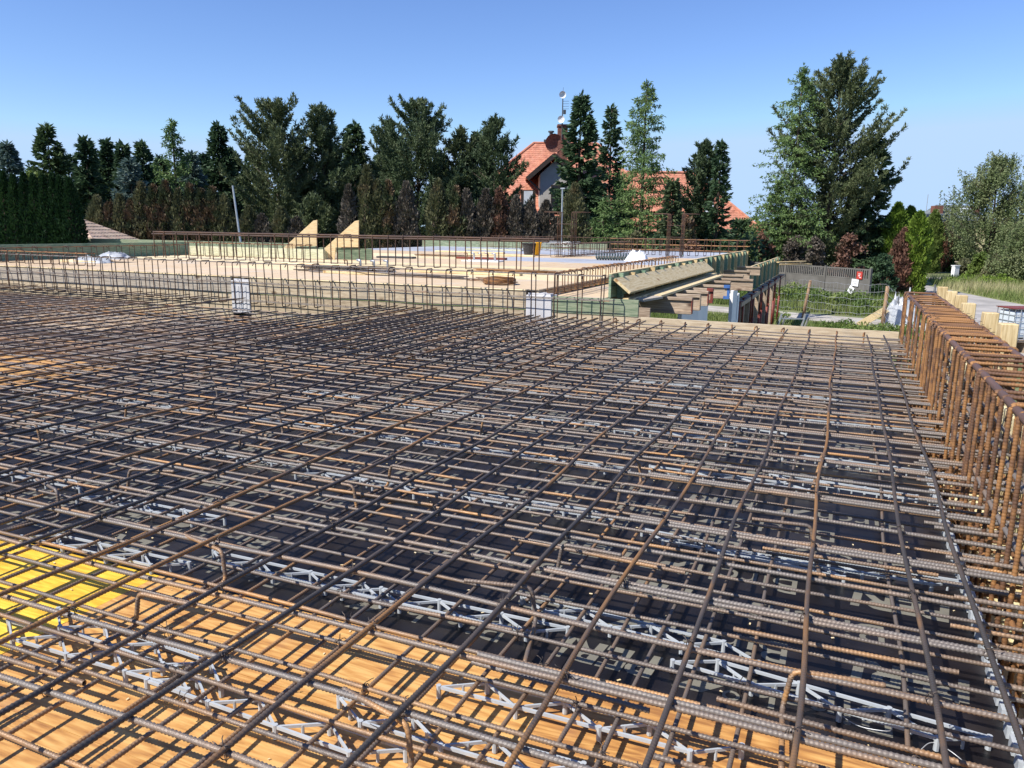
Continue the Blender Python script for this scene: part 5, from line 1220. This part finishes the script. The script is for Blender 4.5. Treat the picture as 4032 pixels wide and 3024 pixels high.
# small tan roof behind the left hedge
c = at(175, 489, 43); t = thing('garden_house', (c.x, c.y, 0), 'small building with tan tiled roof beside the clipped hedge', 'shed', rot=(0, 0, HROT))
mb = MB(); z1 = at(175, 489, 43).z; z0 = at(243, 525, 43).z; d_ = (243 - 175) * 1.8228 / F_PX * 43
sl = (z1 - z0) / d_
roof_face(mb, (-5 - 2.2, -2.6, z0 - .3), (d_ + .6, -2.6, z0 - .3), (-.6, .8, z1 + .5), (-3.4, .8, z1 + .5)); roof_face(mb, (d_ + .6, -2.6, z0 - .3), (d_ + .6, 4.2, z0 - .3), (-.6, .8, z1 + .5), (-.6, .8, z1 + .5)); roof_face(mb, (d_ + .6, 4.2, z0 - .3), (-7.2, 4.2, z0 - .3), (-3.4, .8, z1 + .5), (-.6, .8, z1 + .5))
mb.build('roof', M['tan_tile'], t); mb = MB(); mb.box(-6.6, d_ + .1, -2.1, 3.7, GZ, z0 - .35); mb.build('wall', M['render_wall'], t)
# distant houses at the right
def far_house(px0, px1, py_r, py_e, D, label, mt, wallm):
    a, b = at(px0, py_r, D), at(px1, py_r, D); t = thing('distant_house', (a.x, a.y, 0), label, 'house', rot=(0, 0, HROT)); L = (b - a).length; zr = a.z; ze = at(px0, py_e, D).z
    mb = MB(); hip_roof(mb, -.28 * L, L * 1.25, -5, 7, ze, 0, L, 1, zr); mb.build('roof', M[mt], t); mb = MB(); mb.box(-.22 * L, L * 1.2, -4.4, 6.4, GZ, ze - .05); mb.build('wall', M[wallm], t)
    return t, L, zr, ze
t, L, zr, ze = far_house(2028, 2095, 442, 476, 150, 'distant house with bluish grey tiled roof above the free thuja', 'grey_tile', 'cream_wall')
for u in (-.22, .95):
    mb = MB(); mb.box(L * u - .8, L * u + .9, -2.6, -1.2, zr - 3.4, zr - .3); mb.build('chimney', M['brick'], t)
mb = MB(); mb.beam((L * .62, -3.6, ze + 1.2), (L * .62, -2.4, ze + 2.3), 2.4, .2, (0, -1, 1)); mb.build('skylight', M['sky_glass'], t)
t, L, zr, ze = far_house(1990, 2030, 459, 500, 120, 'low distant house with dark ribbed roof in front of the bluish roof', 'grey_tile', 'white_sheet')
mb = MB()
for q in range(4):
    for r in range(2): mb.beam((q * 1.15 + .3, -4.4 + 2.6 * r, ze + .55 + r * 1.15), (q * 1.15 + .3, -2.4 + 2.6 * r, ze + 1.5 + r * 1.15), 1.0, .08, (0, -1, 1))
mb.build('solar_panel', M['glass'], t)
c = at(2005, 420, 140); mb = MB(); mb.tube([(0, 0, -6), (0, 0, c.z)], .06, 5)
tag(mb.build('antenna_mast', M['steel'], loc=(c.x, c.y, 0)), 'thin antenna mast left of the bluish grey roof', 'mast')

# ------------------------------------------------------------------ fences, poles and roadside things
fa, fb = Vector((-6.9, 64.0, 0)), Vector((1.55, 56.2, 0)); fd = (fb - fa).normalized(); fl = (fb - fa).length
t = thing('concrete_fence', (fa.x, fa.y, GZ), 'grey prefabricated concrete fence with slotted top in front of the dead bushes', 'fence', rot=(0, 0, math.atan2(fd.y, fd.x)))
npan = 3; pl = fl / npan
for k in range(npan):
    for r in range(2):
        mb = MB(); mb.box(k * pl + .07, (k + 1) * pl - .07, -.03, .03, r * .72 + .005, (r + 1) * .72 - .005); mb.build('panel', M['concrete'], t)
    mb = MB(); mb.box(k * pl + .07, (k + 1) * pl - .07, -.03, .03, 1.445, 1.52); mb.box(k * pl + .07, (k + 1) * pl - .07, -.03, .03, 2.07, 2.15)
    n = 20
    for q in range(n + 1):
        x = k * pl + .09 + (pl - .18 - .09) * q / n; mb.box(x, x + .085, -.028, .028, 1.52, 2.07)
    mb.build('slotted_panel', M['concrete'], t)
for k in range(npan + 1):
    mb = MB(); mb.box(k * pl - .07, k * pl + .07, -.08, .08, 0, 2.22); mb.build('post', M['concrete'], t)
M['red_sign'] = mat_noise('red_notice', [(0.42, 0.05, 0.04), (0.5, 0.07, 0.05)], 3, rough=.5)
def notice(px, py, w, h, mt, lab, a=0, marks=()):
    u = None
    for s in np.linspace(0, 1, 400):
        p = fa.lerp(fb, s); d = p.x * RT.x + p.y * RT.y; f = p.x * FW.x + p.y * FW.y
        e = abs(d / f * F_PX - (px * 1.8228 - 2016))
        if u is None or e < u[0]: u = (e, p)
    D = u[1].x * FW.x + u[1].y * FW.y; z = at(px, py, D).z
    mb = MB(); mb.box(-w / 2, w / 2, -.012, 0, -h / 2, h / 2)
    o = mb.build('notice_board', M[mt], loc=(u[1].x + .085 * fd.y, u[1].y - .085 * fd.x, z), rot=(0, a, math.atan2(fd.y, fd.x)))
    mb = MB()
    for (x0, x1, z0, z1) in marks: mb.box(x0 * w, x1 * w, -.016, -.0125, z0 * h, z1 * h)
    if marks: mb.build('print', M['white_sheet'] if mt == 'red_sign' else M['dark_metal'], o)
    return tag(o, lab, 'notice')
notice(1868, 596, .46, .5, 'red_sign', 'small red notice on the concrete fence', 0, [(-.25, .2, .15, .22), (-.2, .1, -.1, 0), (.0, .3, -.3, -.22)])
notice(1860, 612, .58, .46, 'white_sheet', 'white notice below the red one on the concrete fence', .06, [(-.35, .3, .2, .24), (-.35, .1, .05, .09), (-.1, .35, -.15, -.11)])
notice(1852, 628, .42, .48, 'white_sheet', 'tilted white notice hanging lowest on the concrete fence', .5, [(-.2, .2, .1, .14), (-.2, .1, -.1, -.06)])
def stake(px, ytop, ybase, w, label, name='wooden_stake', mt='stake', z=GZ, lean=(0, 0)):
    b = on_plane(px, ybase, z); D = b.x * FW.x + b.y * FW.y + (b.z - CAM_Z) * FW.z; tp = at(px, ytop, D)
    mb = MB(); h = tp.z - z; mb.tube([(0, 0, 0), (lean[0] * .5, lean[1] * .5, h / 2), (lean[0], lean[1], h)], w, 8, taper=.85)
    return tag(mb.build(name, M[mt], loc=(b.x, b.y, z), smooth=True), label, 'post'), b, h
s1, b1, h1 = stake(1734, 604, 688, .085, 'round wooden fence stake, left of the two before the concrete fence', lean=(.22, .05))
s2, b2, h2 = stake(1906, 617, 705, .10, 'round wooden fence stake, right of the two before the concrete fence', lean=(.05, .1))
g1, c1, _ = stake(1961, 620, 668, .05, 'thin grey metal fence post left of the road', 'metal_post', 'steel')
g2, c2, _ = stake(2015, 614, 660, .07, 'dark metal gate post at the bend of the road', 'metal_post', 'dark_metal')
g3, c3, _ = stake(1935, 640, 700, .03, 'thin dark rod between stake and cage', 'metal_post', 'dark_metal')
mb = MB()
bL = b1 + (b1 - b2) * .55
for k in range(6):
    z = .25 + .36 * k
    for p, q in ((bL, b1), (b1, b2), (b2, Vector((c1.x - 1.5, c1.y - 16, GZ)))):
        pts = [p.lerp(q, j / 10) + Vector((0, 0, z - .10 * math.sin(math.pi * j / 10) + .04 * math.sin(j * 2.3 + k))) for j in range(11)]
        mb.tube(pts, .008, 4)
for p, q, n in ((bL, b1, 12), (b1, b2, 22)):
    for j in range(n): c = p.lerp(q, j / n); mb.tube([c + Vector((0, 0, .2)), c + Vector((0, 0, 2.0))], .003, 3)
tag(mb.build('wire_fence', M['wire_zinc']), 'sagging wire mesh fence strung between the wooden stakes', 'fence')
mb = MB(); a = at(1855, 703, 37.5); b = at(1915, 668, 38.6); mb.beam(a, b, .34, .05, (.3, -.6, .5)); o = mb.build('plank', M['fresh_board']); tag(o, 'pale board leaning against the right wooden stake', 'plank')
# poles behind the deck
for (px, ty, by, D, r, dx_, lab) in ((520, 402, 525, 44, .075, -.35, 'leaning white pole in front of the big bushy pine'), (1212, 409, 525, 46, .065, 0, 'straight grey light pole in front of the house')):
    b = at(px, by, D); tp = at(px, ty, D); mb = MB(); mb.tube([(0, 0, GZ), (0, 0, (b.z)), (dx_ * 1.0, 0, tp.z)], r, 8, taper=.7)
    if not dx_: mb.box(-.1, .16, -.07, .07, tp.z - .02, tp.z + .06)
    tag(mb.build('pole', M['steel'], loc=(b.x, b.y, 0), smooth=False), lab, 'pole')
# ladder trestle standing behind the far edge board
c = at(1712, 700, 27.5); t = thing('aluminium_ladder', (c.x, c.y, GZ), 'aluminium trestle ladder showing above the far edge board', 'ladder', rot=(0, 0, HROT))
zt = at(1712, 677, 27.5).z - GZ
for s in (-1, 1):
    mb = MB(); mb.beam((s * .45 - .35, 0, 0), (s * .42, 0, zt), .045, .09, (0, 1, 0)); mb.build('rail', M['steel'], t)
    mb = MB(); mb.beam((s * .45 - .1, .75, 0), (s * .42 + .2, .12, zt - .12), .045, .09, (0, 1, 0)); mb.build('rail', M['steel'], t)
for k in range(6):
    z = zt - .18 - k * .3; f = z / zt; mb = MB(); mb.beam((-.45 - .35 * (1 - f) + .03 * f, 0, z), (.45 - .35 * (1 - f) - .03 * f, 0, z), .05, .04); mb.build('rung', M['steel'], t)
# roadside: white wall, cabinet, tank, bin
a, b = at(2004, 557, 97), at(2045, 557, 97); mb = MB(); mb.box(0, (b - a).length, 0, 2.5, GZ, a.z); o = mb.build('garden_wall', M['white_sheet'], loc=(a.x, a.y, 0), rot=(0, 0, HROT - .2)); tag(o, 'white rendered garden wall at the end of the road', 'wall')
mb = MB(); mb.box(-.06, (b - a).length + .06, -.06, 2.56, a.z + .003, a.z + .09); mb.build('coping', M['concrete'], o)
c = on_plane(2062, 597, GZ); D = c.x * FW.x + c.y * FW.y + (GZ - CAM_Z) * FW.z; zt = at(2062, 574, D).z
t = thing('utility_cabinet', (c.x, c.y, GZ), 'white utility cabinet in the meadow beside the road', 'cabinet', rot=(0, 0, HROT + .35)); h = zt - GZ
mb = MB(); mb.box(-.36, .36, -.2, .2, 0, h); bevel(mb.build('body', M['white_sheet'], t), .02); mb = MB(); mb.box(-.3, .3, -.213, -.203, .15 * h, .9 * h); mb.build('door', M['white_sheet'], t); mb = MB(); mb.box(-.42, .42, -.26, .26, h + .003, h + .06); mb.build('cap', M['white_sheet'], t)
a = at(2083, 567, 88); mb = MB(); mb.box(-.7, .7, -.5, .5, 0, a.z - GZ); o = mb.build('garden_shed', M['bark'], loc=(a.x, a.y, GZ), rot=(0, 0, HROT)); tag(o, 'small dark brown box under the birch by the meadow', 'box'); mb = MB(); mb.box(-.78, .78, -.58, .58, a.z - GZ + .003, a.z - GZ + .12); mb.build('lid', M['grey_board'], o)
M['tank'] = mat_noise('milky_plastic', [(0.62, 0.68, 0.72), (0.72, 0.77, 0.80)], 1.5, rough=.4, trans=.2)
D = 30; c = at(2190, 665, D); cb = at(2190, 742, D)
t = thing('water_tank', (c.x + .35, c.y, GZ), 'white caged plastic tank on a stand at the right edge of the photo', 'tank', rot=(0, 0, HROT))
zt = c.z - GZ; hh = 1.15; zb = zt - hh; w = 1.3
mb = MB(); mb.box(-w / 2, w / 2, -.5, .5, zb + .04, zt - .08); bevel(mb.build('tank', M['tank'], t), .08, 3)
mb = MB()
for k in range(7):
    x = -w / 2 - .03 + (w + .06) * k / 6; mb.tube([(x, -.54, zb), (x, -.54, zt)], .014, 5); mb.tube([(x, .54, zb), (x, .54, zt)], .014, 5)
for k in range(6):
    z = zb + hh * k / 5; mb.tube([(-w / 2 - .03, -.54, z), (w / 2 + .03, -.54, z), (w / 2 + .03, .54, z), (-w / 2 - .03, .54, z)], .014, 5, closed=True)
for k in range(4):
    y = -.54 + 1.08 * k / 3; mb.tube([(-w / 2 - .03, y, zb), (-w / 2 - .03, y, zt)], .014, 5)
mb.build('cage', M['wire_zinc'], t)
mb = MB(); mb.box(-w / 2 - .1, w / 2 + .06, -.56, .56, zt + .01, zt + .04); mb.build('rim', M['red_paint'], t)
mb = MB()
for k in range(3): mb.box(-w / 2 + k * .58, -w / 2 + .14 + k * .58, -.5, .5, 0, zb - .12)
mb.box(-w / 2, w / 2, -.5, .5, zb - .12, zb - .02); mb.build('pallet', M['beam_wood'], t)
mb = MB(); o = crumple('sheet_cover', 0, 0, 0, 1.6, 1.2, 1.3, 31, M['plastic']); c = on_plane(1943, 700, GZ); o.location = (c.x, c.y, GZ); tag(o, 'pale plastic cover heaped on the ground left of the cage end', 'plastic film')
